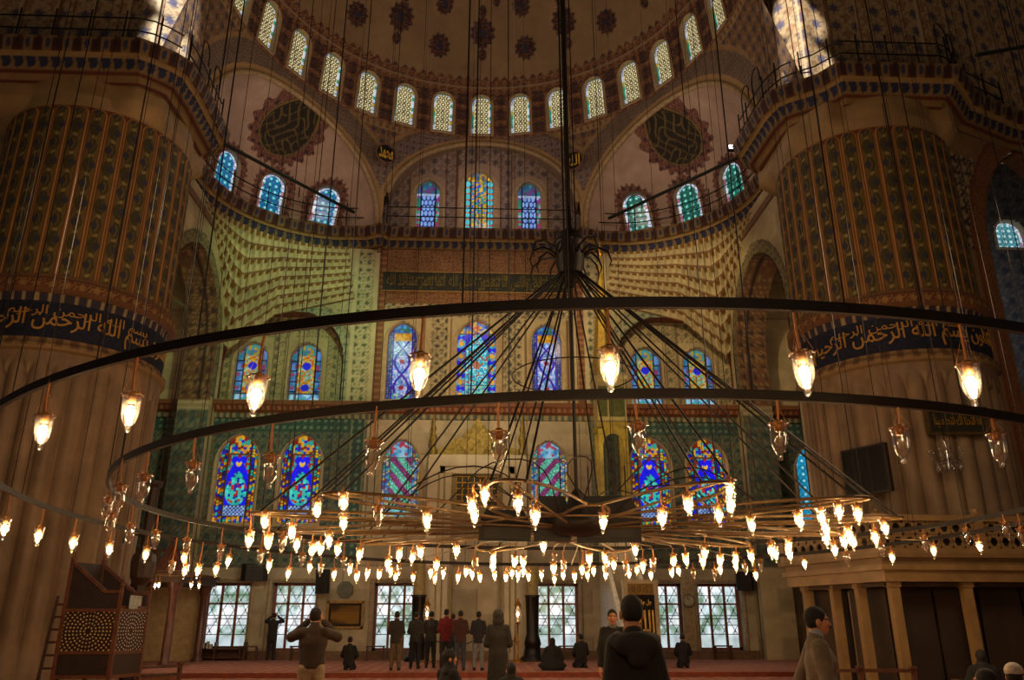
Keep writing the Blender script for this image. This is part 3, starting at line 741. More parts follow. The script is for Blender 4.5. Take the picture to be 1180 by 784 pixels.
for sx, sd in ((-1, 'left'), (1, 'right')):
    def nc(X, Z):
        s2, f2, l2 = vine(X, Z, .45, .3); C = mix(lin('#bbaa80'), lin('#62624a'), s2*.75); C = mix(C, lin('#575c4a'), f2*.8)
        for x0 in ((-10.6, -8.1) if sx < 0 else (7.85, 10.35)):
            C = np.where((abs(X-x0) < .98)[..., None] & (Z < 14.2)[..., None], lin('#bfae84'), C); C = np.where((abs(abs(X-x0)-.98) < .04)[..., None], lin('#7f7452'), C)
        return C
    struct(flat_wall('wall_niche_%s' % sd, sx*AC-AW-.1, sx*AC+AW+.1, 10.9, 15.4, NY, nc, STONE, .065), 'painted back of the %s blind arch behind two windows' % sd, 'wall')
    V = []; zz = np.r_[np.linspace(11., 12.9, 6), 12.9+2.3*np.sin(np.linspace(0, PI/2, 16))[1:]]; hw = arch_hw(zz, AW, 12.9, 15.2)
    pts = [(-h, z) for h, z in zip(hw, zz)]+[(h, z) for h, z in reversed(list(zip(hw, zz)))][1:]
    for x, z in pts: V += [(sx*AC+x, WY-.02, z), (sx*AC+x, NY+.02, z)]
    struct(mesh('trim_%d' % (8 if sx < 0 else 9), V, [(2*i, 2*i+1, 2*i+3, 2*i+2) for i in range(len(pts)-1)], M('soffit_red', '#6a3c28', .7)), 'dark red soffit of the %s blind arch' % sd, 'arch')
# ledge at the gallery level
LEDGE = [(-.02, 10.1), (.08, 10.12), (.1, 10.36), (.28, 10.42), (.34, 10.6), (.44, 10.66), (.44, 10.84), (0, 10.9)]
def ledge_col(S, Z, O):
    C = np.broadcast_to(lin('#7a4c30'), S.shape+(3,)).copy()
    C = np.where((Z < 10.36)[..., None], np.where(((fract(S/.3) < .5))[..., None], lin('#4a5a50'), lin('#9a8a66')), C)
    C = np.where(((Z > 10.42) & (Z < 10.62))[..., None], mix(lin('#6a3424'), lin('#a5744a'), (abs(fract(S/.25)-.5) < .2)*.7), C)
    return C
for nm, pth, lb in (('trim_10', [(-17, WY), (-4.7, WY), (-4.7, WY-.001), (4.7, WY), (17, WY)], 'red-brown ledge moulding along the prayer wall'),):
    struct(sweep(nm, pth, LEDGE, ledge_col, STONE, step=.07), lb, 'moulding')
# stone base of the wall
m = MB()
m.box((0, 34.9, .3), (24, .16, .34)); struct(m.build('baseboard_back', M('base_stone', '#6d5138', .6)), 'low stone plinth along the prayer wall', 'plinth')
# ------------------------------------------------------------------ muqarnas
def muqarnas(sx, sd):
    top = np.array([(sx*abs(-6.3+5.5*math.cos(t)), 29.3+5.35*math.sin(t)) for t in np.radians(np.linspace(193, 90, 60))])
    botp = np.array([(sx*12.0, 28.0), (sx*12.05, 34.93), (sx*5.95, 34.93)])
    def along(poly, t):
        L = np.r_[0, np.cumsum(np.hypot(*np.diff(poly, axis=0).T))]; return np.stack([np.interp(t*L[-1], L, poly[:, 0]), np.interp(t*L[-1], L, poly[:, 1])], -1)
    nc = 32; nr = 8; kx = 10; kz = 10
    t = np.linspace(0, 1, nc*kx+1)
    tp = along(top, t); bt = along(botp, np.interp(t, [0, .5, 1], [0, .545, 1]))
    zb = np.interp(t, [0, .15, .3, .38, .45, .535, .7, 1], [17.2, 17.3, 17.1, 16.2, 14.9, 13.2, 15.0, 15.9])
    V = np.zeros((len(t), nr*kz+1, 3)); Cc = np.zeros_like(V)
    w0 = abs(fract(t*nc)-.5)*2
    for r in range(nr):
        for q in range(kz+(1 if r == nr-1 else 0)):
            v = q/kz; w = w0 if r % 2 == 0 else 1-w0
            h = np.where(v < .3, .0, 1.)*np.clip((w-.72)/.2, 0, 1)*min(1, v*1.4)+(1-np.clip((w-.72)/.2, 0, 1))*max(0, (v-.72)/.28)**.6
            g = np.clip((r+h)/nr, 0, 1); gz = (r+v)/nr
            rel = (np.clip((w-.7)/.15, 0, 1)*.16-.1)*min(1, v*3)*(1 if v < .9 else .2); dirn = np.array([0., 28.5])-tp; dirn /= np.linalg.norm(dirn, axis=1)[:, None]
            V[:, r*kz+q, :2] = bt*(1-g)[:, None]+tp*g[:, None]+dirn*(rel*(1.25-.08*r)+(0 if r or v > .05 else 0))[:, None]
            V[:, r*kz+q, 2] = zb+(18.42-zb)*gz
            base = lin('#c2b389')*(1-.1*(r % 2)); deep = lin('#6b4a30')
            cc = np.broadcast_to(base, (len(t), 3)).copy(); cc[(v > .75) & (w < .7)] = lin('#86602f'); cc = cc if v > .1 else cc*.0+lin('#7a5836')  # browns at niche tops and row feet paint in recess shade
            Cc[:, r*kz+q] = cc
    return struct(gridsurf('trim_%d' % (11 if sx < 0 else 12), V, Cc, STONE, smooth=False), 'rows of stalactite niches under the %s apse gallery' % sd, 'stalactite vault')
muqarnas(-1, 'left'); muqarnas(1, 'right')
# ------------------------------------------------------------------ side walls of the apse bay
def side(sx, sd):
    yc = 31.; 
    def col(Y, Z):
        hw = arch_hw(Z, 3.05, 13., 16.5); hw2 = arch_hw(Z, 3.55, 13., 17.1); x = abs(Y-yc)
        C = marble(Y, Z, '#b9a880'); st, fl, lf = vine(Y, Z, .36)
        C = np.where(((x < hw2) & (Z > 10.9))[..., None], mix(lin('#8a7c58'), lin('#4a4a3a'), np.maximum(st*.7, fl)), C)
        return np.where((abs(x-hw2) < .06)[..., None], lin('#5a4a34'), C)
    def keep(Y, Z):
        x = abs(Y-yc); return ~(x < arch_hw(Z, 3.05, 13., 16.5))
    w = flat_wall('wall_side_%s' % sd, 27.4, 35., .1, 18.6, sx*11.72, col, STONE, .08, keep, axis='x'); struct(w, 'pierced side wall of the %s apse bay' % sd, 'wall')
    zz = np.r_[np.linspace(.1, 13, 20), 13+3.5*np.sin(np.linspace(0, PI/2, 16))[1:]]; hw = arch_hw(zz, 3.05, 13., 16.5)
    pts = [(-h, z) for h, z in zip(hw, zz)]+[(h, z) for h, z in reversed(list(zip(hw, zz)))][1:]
    n = 12; X = np.linspace(0, 1.35, n); S = np.array(pts)
    P = np.zeros((len(pts), n, 3)); P[..., 0] = sx*(11.7+X[None]); P[..., 1] = yc+S[:, 0][:, None]; P[..., 2] = S[:, 1][:, None]
    # finer resample for its painted motif
    k = 340; tt = np.linspace(0, len(pts)-1, k); P = np.stack([np.stack([np.interp(tt, np.arange(len(pts)), P[:, j, c]) for j in range(n)], 1) for c in range(3)], -1)
    st, fl, lf = vine(P[..., 2]+P[..., 1]*.4, X[None]+P[..., 0]*0, .5)
    C = mix(lin('#6a4a34'), lin('#a08a60'), st*.6); C = mix(C, lin('#3a2c28'), fl); C = np.where((abs(X[None]-.45) < .06)[..., None] | np.zeros_like(fl, bool)[..., None], lin('#20181a'), C)
    C = np.where((P[..., 2] < 10.6)[..., None], np.where(((P[..., 2] > 3.7) & (P[..., 2] < 10.2))[..., None], tiles(P[..., 0]+P[..., 1], P[..., 2]), marble(P[..., 0]+P[..., 1], P[..., 2], '#b3a27e')), C)
    struct(gridsurf('trim_%d' % (13 if sx < 0 else 14), P, C, PAINT), 'ornate soffit of the %s side arch' % sd, 'arch')
    def oc(Y, Z):
        st, fl, lf = vine(Y, Z, .6); return mix(lin('#6f5a40'), lin('#3c3a34'), np.maximum(st*.6, fl))
    struct(flat_wall('wall_outer_%s' % sd, 27., 35., .1, 18.2, sx*17.4, oc, STONE, .12, axis='x'), 'tiled outer wall beyond the %s side arch' % sd, 'wall')
    m = MB(); m.box((sx*14.6, 31.2, 17.9), (5.9, 7.7, .3)); struct(m.build('ceiling_gallery_%s' % sd, M('gallery_ceiling', '#6b4f38', .8)), 'ceiling over the %s side gallery' % sd, 'ceiling')
side(-1, 'left'); side(1, 'right')
# ------------------------------------------------------------------ the two great piers
SCRIPT = M('gold_leaf_script', '#a67a2c', .5, .15, var=.2)
def pier(c, sd, poly, a_front):
    cx, cy = c; r0 = 2.9; root = empty('pillar', (cx, cy, 0)); struct(root, 'huge round %s pier, fluted below and painted above' % sd, 'pillar')
    # fluted shaft
    na = 640; A = np.linspace(0, 2*PI, na+1); nf = 32
    k = fract(A*nf/(2*PI)); flute = np.sin(PI*k)**.75
    zz = np.r_[0, .3, .35, np.linspace(.9, 8.2, 30), np.linspace(8.25, 8.75, 8), 8.8, 9.25]
    P = np.zeros((na+1, len(zz), 3)); C = np.zeros_like(P)
    for j, z in enumerate(zz):
        head = 1. if .6 < z < 8.25 else (np.clip((8.75-z-.5*(1-np.sqrt(np.maximum(0, 1-(2*k-1)**2))))/.12, 0, 1) if 8.2 < z < 8.8 else 0)
        r = r0+.1+(.2*(flute)-.2)*head+(0.12 if z < .4 else 0)
        P[:, j] = np.stack([cx+r*np.cos(A), cy+r*np.sin(A), np.full_like(A, z)], -1)
        n = .5*gnoise(A*3+20, np.full_like(A, z)*.5+10, .5, 2)+.5*gnoise(A*9+20, np.full_like(A, z)*.25+10, .3, 9)
        C[:, j] = lin('#94785a')*(.6+.62*n)[:, None]
    P[:, :, :2] -= np.array(c)
    gridsurf('fluted_base', P, C, STONE, parent=root, smooth=True)
    def ring(name, prof, colfn, res=.06, smooth=True):
        pr = np.array(prof, float); pl = np.r_[0, np.cumsum(np.hypot(*np.diff(pr, axis=0).T))]; t = np.unique(np.r_[np.arange(0, pl[-1], res), pl]); rr = np.interp(t, pl, pr[:, 0]); z = np.interp(t, pl, pr[:, 1])
        a = np.linspace(0, 2*PI, 400); P = np.stack([rr[None]*np.cos(a)[:, None], rr[None]*np.sin(a)[:, None], np.broadcast_to(z[None], (400, len(z)))], -1)
        U = np.broadcast_to((a*r0)[:, None], P.shape[:2]); Z = P[..., 2]
        return gridsurf(name, P, colfn(U, Z), PAINT, parent=root, smooth=smooth)
    ring('lower_moulding', [(3.0, 8.95), (3.12, 9.0), (3.14, 9.15), (3.02, 9.25), (2.98, 9.36)], lambda U, Z: np.where((fract(U/.4) < .5)[..., None] & (Z > 9.05)[..., None], lin('#6a4a30'), lin('#8e7048')))
    def bandc(U, Z):
        st, fl, lf = vine(U, Z, .8); return mix(lin('#14172a'), lin('#20243a'), st)
    ring('inscription_band', [(2.98, 9.36), (2.98, 10.48)], bandc)
    def mold(U, Z):
        C = np.broadcast_to(lin('#704c30'), U.shape+(3,)).copy(); C = np.where((Z < 10.72)[..., None], np.where((abs(fract(U/.34)-.5) < .14)[..., None], lin('#98835c'), lin('#332e3c')), C)
        st, fl, lf = vine(U, Z, .36); C = np.where(((Z > 10.85) & (Z < 11.12))[..., None], mix(lin('#64361f'), lin('#93703f'), np.maximum(st, fl)), C); return C
    ring('upper_moulding', [(2.98, 10.48), (3.02, 10.7), (3.12, 10.76), (3.2, 10.84), (3.2, 11.12), (3.1, 11.2), (3.1, 11.3), (2.92, 11.36)], mold, .04)
    # painted ribs
    np_ = 34; na = 1200; A = np.linspace(0, 2*PI, na+1); zz = np.linspace(11.34, 17.75, 150); Z = np.broadcast_to(zz[None], (na+1, 150)); AA = np.broadcast_to(A[:, None], Z.shape)
    k = fract(AA*np_/(2*PI)); x = (k-.5)*2*PI*r0/np_; hwid = PI*r0/np_; ztop = 17.3
    ar = np.where(Z > ztop-hwid, np.hypot(x, Z-(ztop-hwid)), abs(x)); ins = ar < hwid*.66; edge = (ar > hwid*.66) & (ar < hwid*.78)
    rad = r0+.06*np.sqrt(np.maximum(0, 1-(np.minimum(ar, hwid)/hwid)**2))
    P = np.stack([rad*np.cos(AA), rad*np.sin(AA), Z], -1)
    V_ = Z/1.35; sn = np.sin(2*PI*V_)*.1
    leaf = (abs(x-sn) < .03) | (abs(x+sn*.7-.25*sn*np.cos(4*PI*V_)) < .04) | (np.hypot((x+sn*.8)/.1, (fract(V_+.25)-.5)*1.35/.3) < 1)
    flw = np.hypot((x-sn*.9)/.1, (fract(V_*2)-.5)*.675/.13)
    C = np.broadcast_to(lin('#a87c42'), Z.shape+(3,)).copy()
    I = np.broadcast_to(lin('#6e5a30'), Z.shape+(3,)); I = np.where(leaf[..., None], lin('#4a4226'), I); I = np.where((flw < 1)[..., None], lin('#3a3a46'), I); I = np.where((np.hypot(x+sn*.9, (fract(V_*2+.5)-.5)*.675) < .065)[..., None], lin('#96834c'), I)
    C = np.where(ins[..., None], I, C); C = np.where(edge[..., None], lin('#6a3a20'), C); C = np.where((ar > hwid*.95)[..., None], lin('#6e3c20'), C)
    plain = (Z > ztop) & (ar > hwid); C = np.where((Z > ztop-.02)[..., None] & (ar > hwid*.86)[..., None], lin('#a08258'), C)
    gridsurf('painted_shaft', P, C, PAINT, parent=root, smooth=True)
    # head: from the round shaft out to the polygon under the cornice
    pl = np.array(poly)-np.array(c); n = 160; ang = np.linspace(0, 2*PI, n+1); seg = [(pl[i], pl[(i+1) % len(pl)]) for i in range(len(pl))]
    def hit(t):
        d = np.array([math.cos(t), math.sin(t)]); best = None
        for a, b in seg:
            e = b-a; den = d[0]*e[1]-d[1]*e[0]
            if abs(den) < 1e-9: continue
            s = (a[0]*e[1]-a[1]*e[0])/den; q = (a[0]*d[1]-a[1]*d[0])/den
            if s > 0 and -1e-6 <= q <= 1+1e-6 and (best is None or s < best): best = s
        return best or r0
    rp = np.array([hit(t) for t in ang]); zz = np.linspace(17.33, 18.5, 30)
    P = np.zeros((n+1, 30, 3)); C = np.zeros_like(P)
    for j, z in enumerate(zz):
        f = np.clip((z-17.33)/.5, 0, 1)**.8; r = r0-.02+(np.maximum(rp, r0-.02)-r0+.02)*f
        P[:, j] = np.stack([r*np.cos(ang), r*np.sin(ang), np.full_like(ang, z)], -1)
        C[:, j] = lin('#a28458')*(.75+.4*gnoise(ang*4+9, np.full_like(ang, z)*1.4, .7, 6))[:, None]
    gridsurf('corbelled_head', P, C, STONE, parent=root, smooth=False)
    # gilt script on the blue band
    V, F = text_geo(shape_ar('بسم الله الرحمن الرحيم'), ext=.012, h=.86, bold=.004); wid = V[:, 0].max()-V[:, 0].min(); sc = .86; 
    Lt = 5.2; V2 = []; F2 = []
    for q, tx in enumerate(('عمل صالحا من ذكر', 'بسم الله الرحمن الرحيم', 'والله خلقكم وما تعملون')):
        V, F = text_geo(shape_ar(tx), ext=.012, w=Lt*.97, h=.78, bold=.004); Vb, Fb = text_geo(shape_ar(tx), ext=.008, w=Lt*.8, h=.42, bold=.002); Vb[:, 1] += .22; Vb[:, 0] += .35; V[:, 1] -= .06; F = F+[tuple(i+len(V) for i in f) for f in Fb]; V = np.concatenate([V, Vb]); b = len(V2); a0 = a_front+(1-q)*(-1)*Lt/3.0
        for p in V: 
            t = a0+p[0]/3.0; rr = 3.0+p[2]; V2.append((rr*math.cos(t), rr*math.sin(t), 9.92+p[1]))
        F2 += [tuple(i+b for i in f) for f in F]
    mesh('gilt_script', V2, F2, SCRIPT, root)
    return root
pier((-13.5, 25.2), 'left', [(-18, 22.6), (-11.5, 22.6), (-10.8, 23.3), (-10.8, 27.4), (-12, 28.2), (-18, 28.2)], math.radians(-62))
pier((13.9, 25.2), 'right', [(11.8, 22.75), (16.2, 22.75), (17.2, 24.), (18, 28.2), (12, 28.2), (10.95, 27.4), (10.95, 24.1)], math.radians(-119))
# springing of the great arch above each pier
def spring(poly, sd, nm):
    V = []; C = []; L = 0; zz = np.arange(19.4, 31, .07); pts = []
    for i in range(len(poly)-1):
        a = np.array(poly[i]); b = np.array(poly[i+1]); n = max(1, int(np.linalg.norm(b-a)/.07)); pts += [tuple(a+(b-a)*j/n) for j in range(n)]
    pts.append(poly[-1]); pts = np.array(pts); s = np.r_[0, np.cumsum(np.hypot(*np.diff(pts, axis=0).T))]
    P = np.zeros((len(pts), len(zz), 3)); P[..., 0] = pts[:, 0][:, None]; P[..., 1] = pts[:, 1][:, None]; P[..., 2] = zz[None]
    S = np.broadcast_to(s[:, None], P.shape[:2]); Z = P[..., 2]; st, fl, lf = vine(S, Z, .8)
    C = mix(lin('#b79c74'), lin('#6a4432'), st*.6); C = mix(C, lin('#333a60'), fl*.85); C = mix(C, lin('#8a5a3a'), lf*.6)
    C = np.where((fract(S/1.25) < .07)[..., None], lin('#c2ac84'), C); C = np.where((abs(fract(S/1.25)-.12) < .03)[..., None], lin('#7a4a34'), C)
    struct(gridsurf(nm, P, C, PAINT, smooth=False), 'painted springing of the great arch above the %s pier' % sd, 'wall')
spring([(-24, 23.5), (-12.25, 23.5), (-12.2, 23.3), (-11.72, 23.3), (-11.3, 23.62), (-10.78, 24.25), (-10.75, 25.2), (-11.3, 25.5)], 'left', 'wall_spring_left')
spring([(11.3, 25.5), (10.95, 25.2), (11.0, 24.0), (11.35, 23.55), (11.75, 23.4), (12.35, 23.75), (17, 24.0), (22, 25.5), (34, 28.)], 'right', 'wall_spring_right')
# ------------------------------------------------------------------ bay to the right of the right pier
def rcol(S, Z):
    x = abs(S-5.2); hw = arch_hw(Z, 3.6, 13.5, 18.6); hw2 = arch_hw(Z, 4.4, 13.5, 19.6); st, fl, lf = vine(S, Z, .5)
    C = np.broadcast_to(lin('#8a6c48'), S.shape+(3,)).copy()
    C = np.where(((Z > 13.4) & (Z < 17.2))[..., None], mix(lin('#3a3038'), lin('#a89068'), np.maximum(st, fl)), C)
    C = np.where((x < hw2)[..., None], mix(lin('#8a5a38'), lin('#5f4430'), st*.8), C)
    return np.where((abs(x-hw2+.06) < .1)[..., None], lin('#7a4428'), C)
n = int(11/.08); m_ = int(18.2/.08); S, Z = np.meshgrid(np.linspace(0, 11, n), np.linspace(0, 18.2, m_), indexing='ij')
a = np.array([15.9, 23.4]); d = np.array([.93, .37]); d /= np.linalg.norm(d)
P = np.stack([a[0]+d[0]*S, a[1]+d[1]*S, Z], -1)
struct(gridsurf('wall_right', P, rcol(S, Z), PAINT, ~(abs(S-5.2) < arch_hw(Z, 3.6, 13.5, 18.6)), smooth=False), 'brown arched wall beyond the right pier', 'wall')
zz = np.r_[np.linspace(0, 13.5, 20), 13.5+5.1*np.sin(np.linspace(0, PI/2, 16))[1:]]; hw = arch_hw(zz, 3.6, 13.5, 18.6); pts = [(-h, z) for h, z in zip(hw, zz)]+[(h, z) for h, z in reversed(list(zip(hw, zz)))][1:]
V = []
nrm = np.array([-d[1], d[0]])
for x, z in pts:
    p = a+d*(5.2+x); q = p+nrm*1.1; V += [(p[0], p[1], z), (q[0], q[1], z)]
struct(mesh('trim_15', V, [(2*i, 2*i+1, 2*i+3, 2*i+2) for i in range(len(pts)-1)], M('soffit_brown', '#6e5138', .8)), 'brown soffit of the arch beyond the right pier', 'arch')
def slate(X, Z):
    st, fl, lf = vine(X, Z, .8); C = mix(lin('#57534e'), lin('#857a6a'), st*.7); C = mix(C, lin('#3c3f46'), fl); return C
struct(flat_wall('wall_far_right', 17.5, 34, 10.2, 24, 34.9, slate, STONE, .12), 'slate-blue tiled wall seen through the right-hand arch', 'wall')
# ------------------------------------------------------------------ floor and carpet
def carpet(X, Y):
    row = fract(Y/1.15); st, fl, lf = vine(X, Y, .42)
    C = mix(lin('#b07262'), lin('#cfa292'), np.maximum(st*.5, fl*.7)); C = mix(C, lin('#6a3440'), lf*.5)
    C = np.where(((row < .12))[..., None], lin('#5e1f1c'), C); return np.where((abs(row-.16) < .02)[..., None], lin('#c09a70'), C)
CARP = Mpaint('carpet', rough=.95, var=.2, scale=3., spec=.1)
def slab(name, x0, x1, y0, y1, z, res, label):
    n = int((x1-x0)/res)+1; m = int((y1-y0)/res)+1; X, Y = np.meshgrid(np.linspace(x0, x1, n), np.linspace(y0, y1, m), indexing='ij')
    return struct(gridsurf(name, np.stack([X, Y, np.full_like(X, z)], -1), carpet(X, Y), CARP, smooth=False), label, 'floor')
slab('floor', -20, 30, -4, 36, 0., .16, 'red carpeted mosque floor')
slab('floor_platform', -16, 20, 26.0, 35.6, .14, .07, 'raised red carpeted prayer platform')
m = MB(); m.box((2, 25.97, .07), (36, .06, .138)); struct(m.build('trim_16', M('step_edge', '#7a3218', .7)), 'red-brown front edge of the raised prayer platform', 'step')

# ------------------------------------------------------------------ prayer niche
CREST = M('dull_gilding', '#84702c', .55, .35, var=.4, scale=9)
def niche():
    r = empty('prayer_niche', (-.05, 34.6, .14)); tag(r, 'tall marble prayer niche with gilded crest in the middle of the far wall', 'prayer niche')
    mar = M('niche_marble', '#b5a78c', .35, var=.14, scale=1.6)
    m = MB()
    for s in (-1, 1): m.box((s*1.87, .1, 4.1), (.5, .62, 8.2)).box((s*1.5, .16, 3.95), (.22, .5, 7.9)).box((s*1.24, .2, 3.85), (.28, .42, 7.7)).box((s*1.87, .06, .3), (.58, .68, .6))
    m.box((0, .1, 8.05), (4.2, .6, .5)).box((0, .16, 7.65), (3.2, .5, .3)); m.build('frame', mar, r)
    m = MB(); m.box((0, .26, 6.3), (2.2, .2, 2.5)); m.build('upper_panel', M('niche_panel', '#7c6d48', .5, var=.2), r)
    m = MB()
    for i in range(8): m.box((-.9+i*.257, .14, 6.75), (.03, .03, 1.3))
    for i in range(6): m.box((0, .14, 6.1+i*.26), (1.85, .03, .03))
    m.build('gilt_lattice', GOLD, r)
    m = MB(); m.box((0, .15, 6.75), (1.86, .02, 1.34)); m.build('dark_lattice_ground', M('lattice_ground', '#2b2413', .6), r)
    # polygonal recess with a stepped hood
    V = []; F = []; n = 8; zs = [0, 3.6, 4.0, 4.4, 4.8, 5.05]; rs = [1.05, 1.05, .85, .6, .3, .05]
    for z, q in zip(zs, rs):
        for i in range(n+1):
            t = PI*i/n; V.append((-q*math.cos(t), .3+.75*q*math.sin(t), z))
    for j in range(len(zs)-1):
        for i in range(n): F.append((j*(n+1)+i, j*(n+1)+i+1, (j+1)*(n+1)+i+1, (j+1)*(n+1)+i))
    mesh('recess', V, F, M('recess_marble', '#a89c86', .4, var=.12, scale=1.2), r)
    for s in (-1, 1):
        m = MB(); m.lathe([(.12, .1), (.12, .25), (.08, .3), (.08, 3.3), (.11, 3.4), (.13, 3.6), (.1, 3.65)], (s*1.1, .02, 0), 12); m.build('colonnette', mar, r, smooth=True)
        for x in (1.42, 1.66, 1.08): 
            m = MB(); m.box((s*x, -.09 if x < 1.6 else -.215, 3.9), (.045, .03, 7.3)); m.build('gilt_strip', CREST, r)
    # crest: stepped palmette gable with two pinnacles
    m = MB(); prof = [(-1.75, 8.3), (-1.75, 8.55), (-1.35, 8.7), (-1.0, 9.05), (-.72, 9.05), (-.55, 9.4), (-.3, 9.5), (-.16, 9.8), (0, 10.0)]
    poly = prof+[(-x, z) for x, z in reversed(prof[:-1])]; n = len(poly)
    V = [(x, -.05, z) for x, z in poly]+[(x, .12, z) for x, z in poly]; m.add(V, [tuple(range(n)), tuple(range(2*n-1, n-1, -1))]+[(i, n+i, n+(i+1) % n, (i+1) % n) for i in range(n)])
    rr = random.Random(3)
    for k in range(46):
        x = rr.uniform(-1.5, 1.5); z = 8.4+rr.uniform(0, 1)*(1.45-abs(x)*.8)
        if z > 8.35+max(0, (1.55-abs(x))*.95): continue
        pts = [(x+.1*(1-t*.4)*math.cos(t*3+k), -.07, z+.1*(1-t*.4)*math.sin(t*3+k)) for t in [q*.25 for q in range(8)]]; m.tube(pts, .02, 5)
    m.build('gilded_crest', CREST, r)
    for s in (-1, 1):
        m = MB(); m.lathe([(.14, 8.3), (.2, 8.5), (.1, 8.7), (.17, 8.95), (.17, 9.1), (.07, 9.3), (.13, 9.5), (.05, 9.7), (.08, 9.85), (.01, 10.15)], (s*1.95, .05, 0), 12); m.build('pinnacle', CREST, r, smooth=True)
niche()

# ------------------------------------------------------------------ pulpit (stairs running towards the far wall)
def pulpit():
    r = empty('pulpit', (5.5, 31.0, .14)); tag(r, 'tall narrow marble and gilt pulpit right of the prayer niche', 'pulpit')
    mar = M('pulpit_marble', '#a8987a', .4, var=.16, scale=1.8); gm = M('pulpit_gilt_stone', '#a08a3c', .45, .2, var=.25, scale=5)
    m = MB()
    for s in (-1, 1): m.box((s*.52, 1.6, 2.7), (.14, 1.2, 5.4))
    m.box((0, 1.0, 2.7), (1.0, .12, 5.4)); m.box((0, 1.6, 5.4), (1.25, 1.35, .2)); m.build('tower_base', mar, r)
    m = MB()
    for s in (-1, 1):
        for y in (1.05, 2.15): m.box((s*.52, y, 7.2), (.17, .17, 3.5))
    # arched openings between the posts
    for y in (1.02,):
        V = []; n = 12
        for i in range(n+1):
            x = -.44+.88*i/n; z = 8.2+.55*math.sqrt(max(0, 1-(x/.44)**2)); V += [(x, y-.05, z), (x, y-.05, 9.05), (x, y+.05, z), (x, y+.05, 9.05)]
        m.add(V, [(4*i, 4*i+1, 4*i+5, 4*i+4) for i in range(n)]+[(4*i+2, 4*i+6, 4*i+7, 4*i+3) for i in range(n)]+[(4*i, 4*i+4, 4*i+6, 4*i+2) for i in range(n)])
    m.box((0, 1.6, 9.12), (1.3, 1.35, .2)); m.build('canopy', gm, r)
    m = MB(); m.box((0, 1.6, 10.15), (1.2, 1.2, 1.9)); m.box((0, 1.6, 11.15), (1.35, 1.35, .16)); m.build('drum', M('pulpit_drum', '#b0a070', .45, var=.15), r)
    m = MB(); m.box((-.38, .97, 10.1), (.34, .04, 1.3)).box((.2, .97, 10.1), (.6, .04, 1.3)); m.build('painted_panel', M('panel_green', '#55592e', .5), r)
    m = MB(); m.lathe([(.62, 11.2), (.55, 11.5), (.36, 13.2), (.16, 15.8), (.05, 17.0)], (-.15, 1.6, 0), 8); m.build('spire', M('spire_gilt', '#ad8f36', .42, .5, var=.2), r)
    m = MB(); m.lathe([(.05, 17.0), (.14, 17.15), (.05, 17.3), (.1, 17.42), (.02, 17.6), (.01, 17.9)], (-.15, 1.6, 0), 10); m.build('finial', GOLD, r, smooth=True)
    # stairs
    m = MB(); N = 17
    for i in range(N): m.box((0, -2.6+i*.21, .16+i*.145), (.85, .24, .3+i*.0)); 
    m.build('stairs', mar, r)
    for s in (-1, 1):
        m = MB(); V = [(s*.5, -2.85, 0), (s*.5, 1., 0), (s*.5, 1., 3.4), (s*.5, .7, 3.4), (s*.5, -2.85, 1.0)]; V += [(x+s*.1, y, z) for x, y, z in V]
        m.add(V, [(0, 1, 2, 3, 4), (9, 8, 7, 6, 5)]+[(i, (i+1) % 5, 5+(i+1) % 5, 5+i) for i in range(5)]); m.build('side_panel', mar, r)
        m = MB(); m.beam((s*.55, -2.8, 1.1), (s*.55, .9, 3.95), .14, .16); m.build('handrail', M('rail_marble', '#c0b7a4', .35), r)
    # doorway at the foot
    m = MB()
    for s in (-1, 1): m.box((s*.52, -2.98, 1.35), (.16, .2, 2.7))
    m.box((0, -2.98, 2.72), (1.24, .24, .12)); m.build('portal', mar, r)
    m = MB(); m.box((0, -3.02, 2.5), (.96, .1, .36)); m.build('gilt_plaque', M('plaque_gilt', '#7d5f20', .5, .3), r)
    m = MB(); V, F = text_geo(shape_ar('لا اله الا الله'), ext=.006, w=.8, h=.24); m.add([(x, -3.075-z, 2.5+y) for x, y, z in V], F); m.build('plaque_script', M('script_dark', '#3a2a10', .6), r)
    return r
pulpit()
c = empty('calligraphy_curtain', (5.5, 27.86, .14)); tag(c, 'black curtain with gold calligraphy hung in the pulpit doorway', 'curtain')
m = MB(); V = []; n = 40
for i in range(n+1):
    x = -.44+.88*i/n; y = .02*math.sin(i*1.1); V += [(x, y, .1), (x, y, 2.3), (x, y+.02, .1), (x, y+.02, 2.3)]
m.add(V, [(4*i, 4*i+1, 4*i+5, 4*i+4) for i in range(n)]+[(4*i+2, 4*i+6, 4*i+7, 4*i+3) for i in range(n)]); m.build('cloth', M('black_velvet', '#0f0d0c', .9, var=.2), c)
for tx, z, w, h in (('الله', 1.45, .62, .72), ('جل جلاله', 2.05, .5, .2)):
    V, F = text_geo(shape_ar(tx), ext=.008, w=w, h=h, bold=.02); m = MB(); m.add([(x+.08, -.035-q, z+y) for x, y, q in V], F); m.build('gold_script', M('gold_thread', '#c09a45', .5, .3), c)
m = MB(); m.tube([(-.46, 0, 2.3), (.46, 0, 2.3)], .015, 6); m.build('rod', BRASS, c)

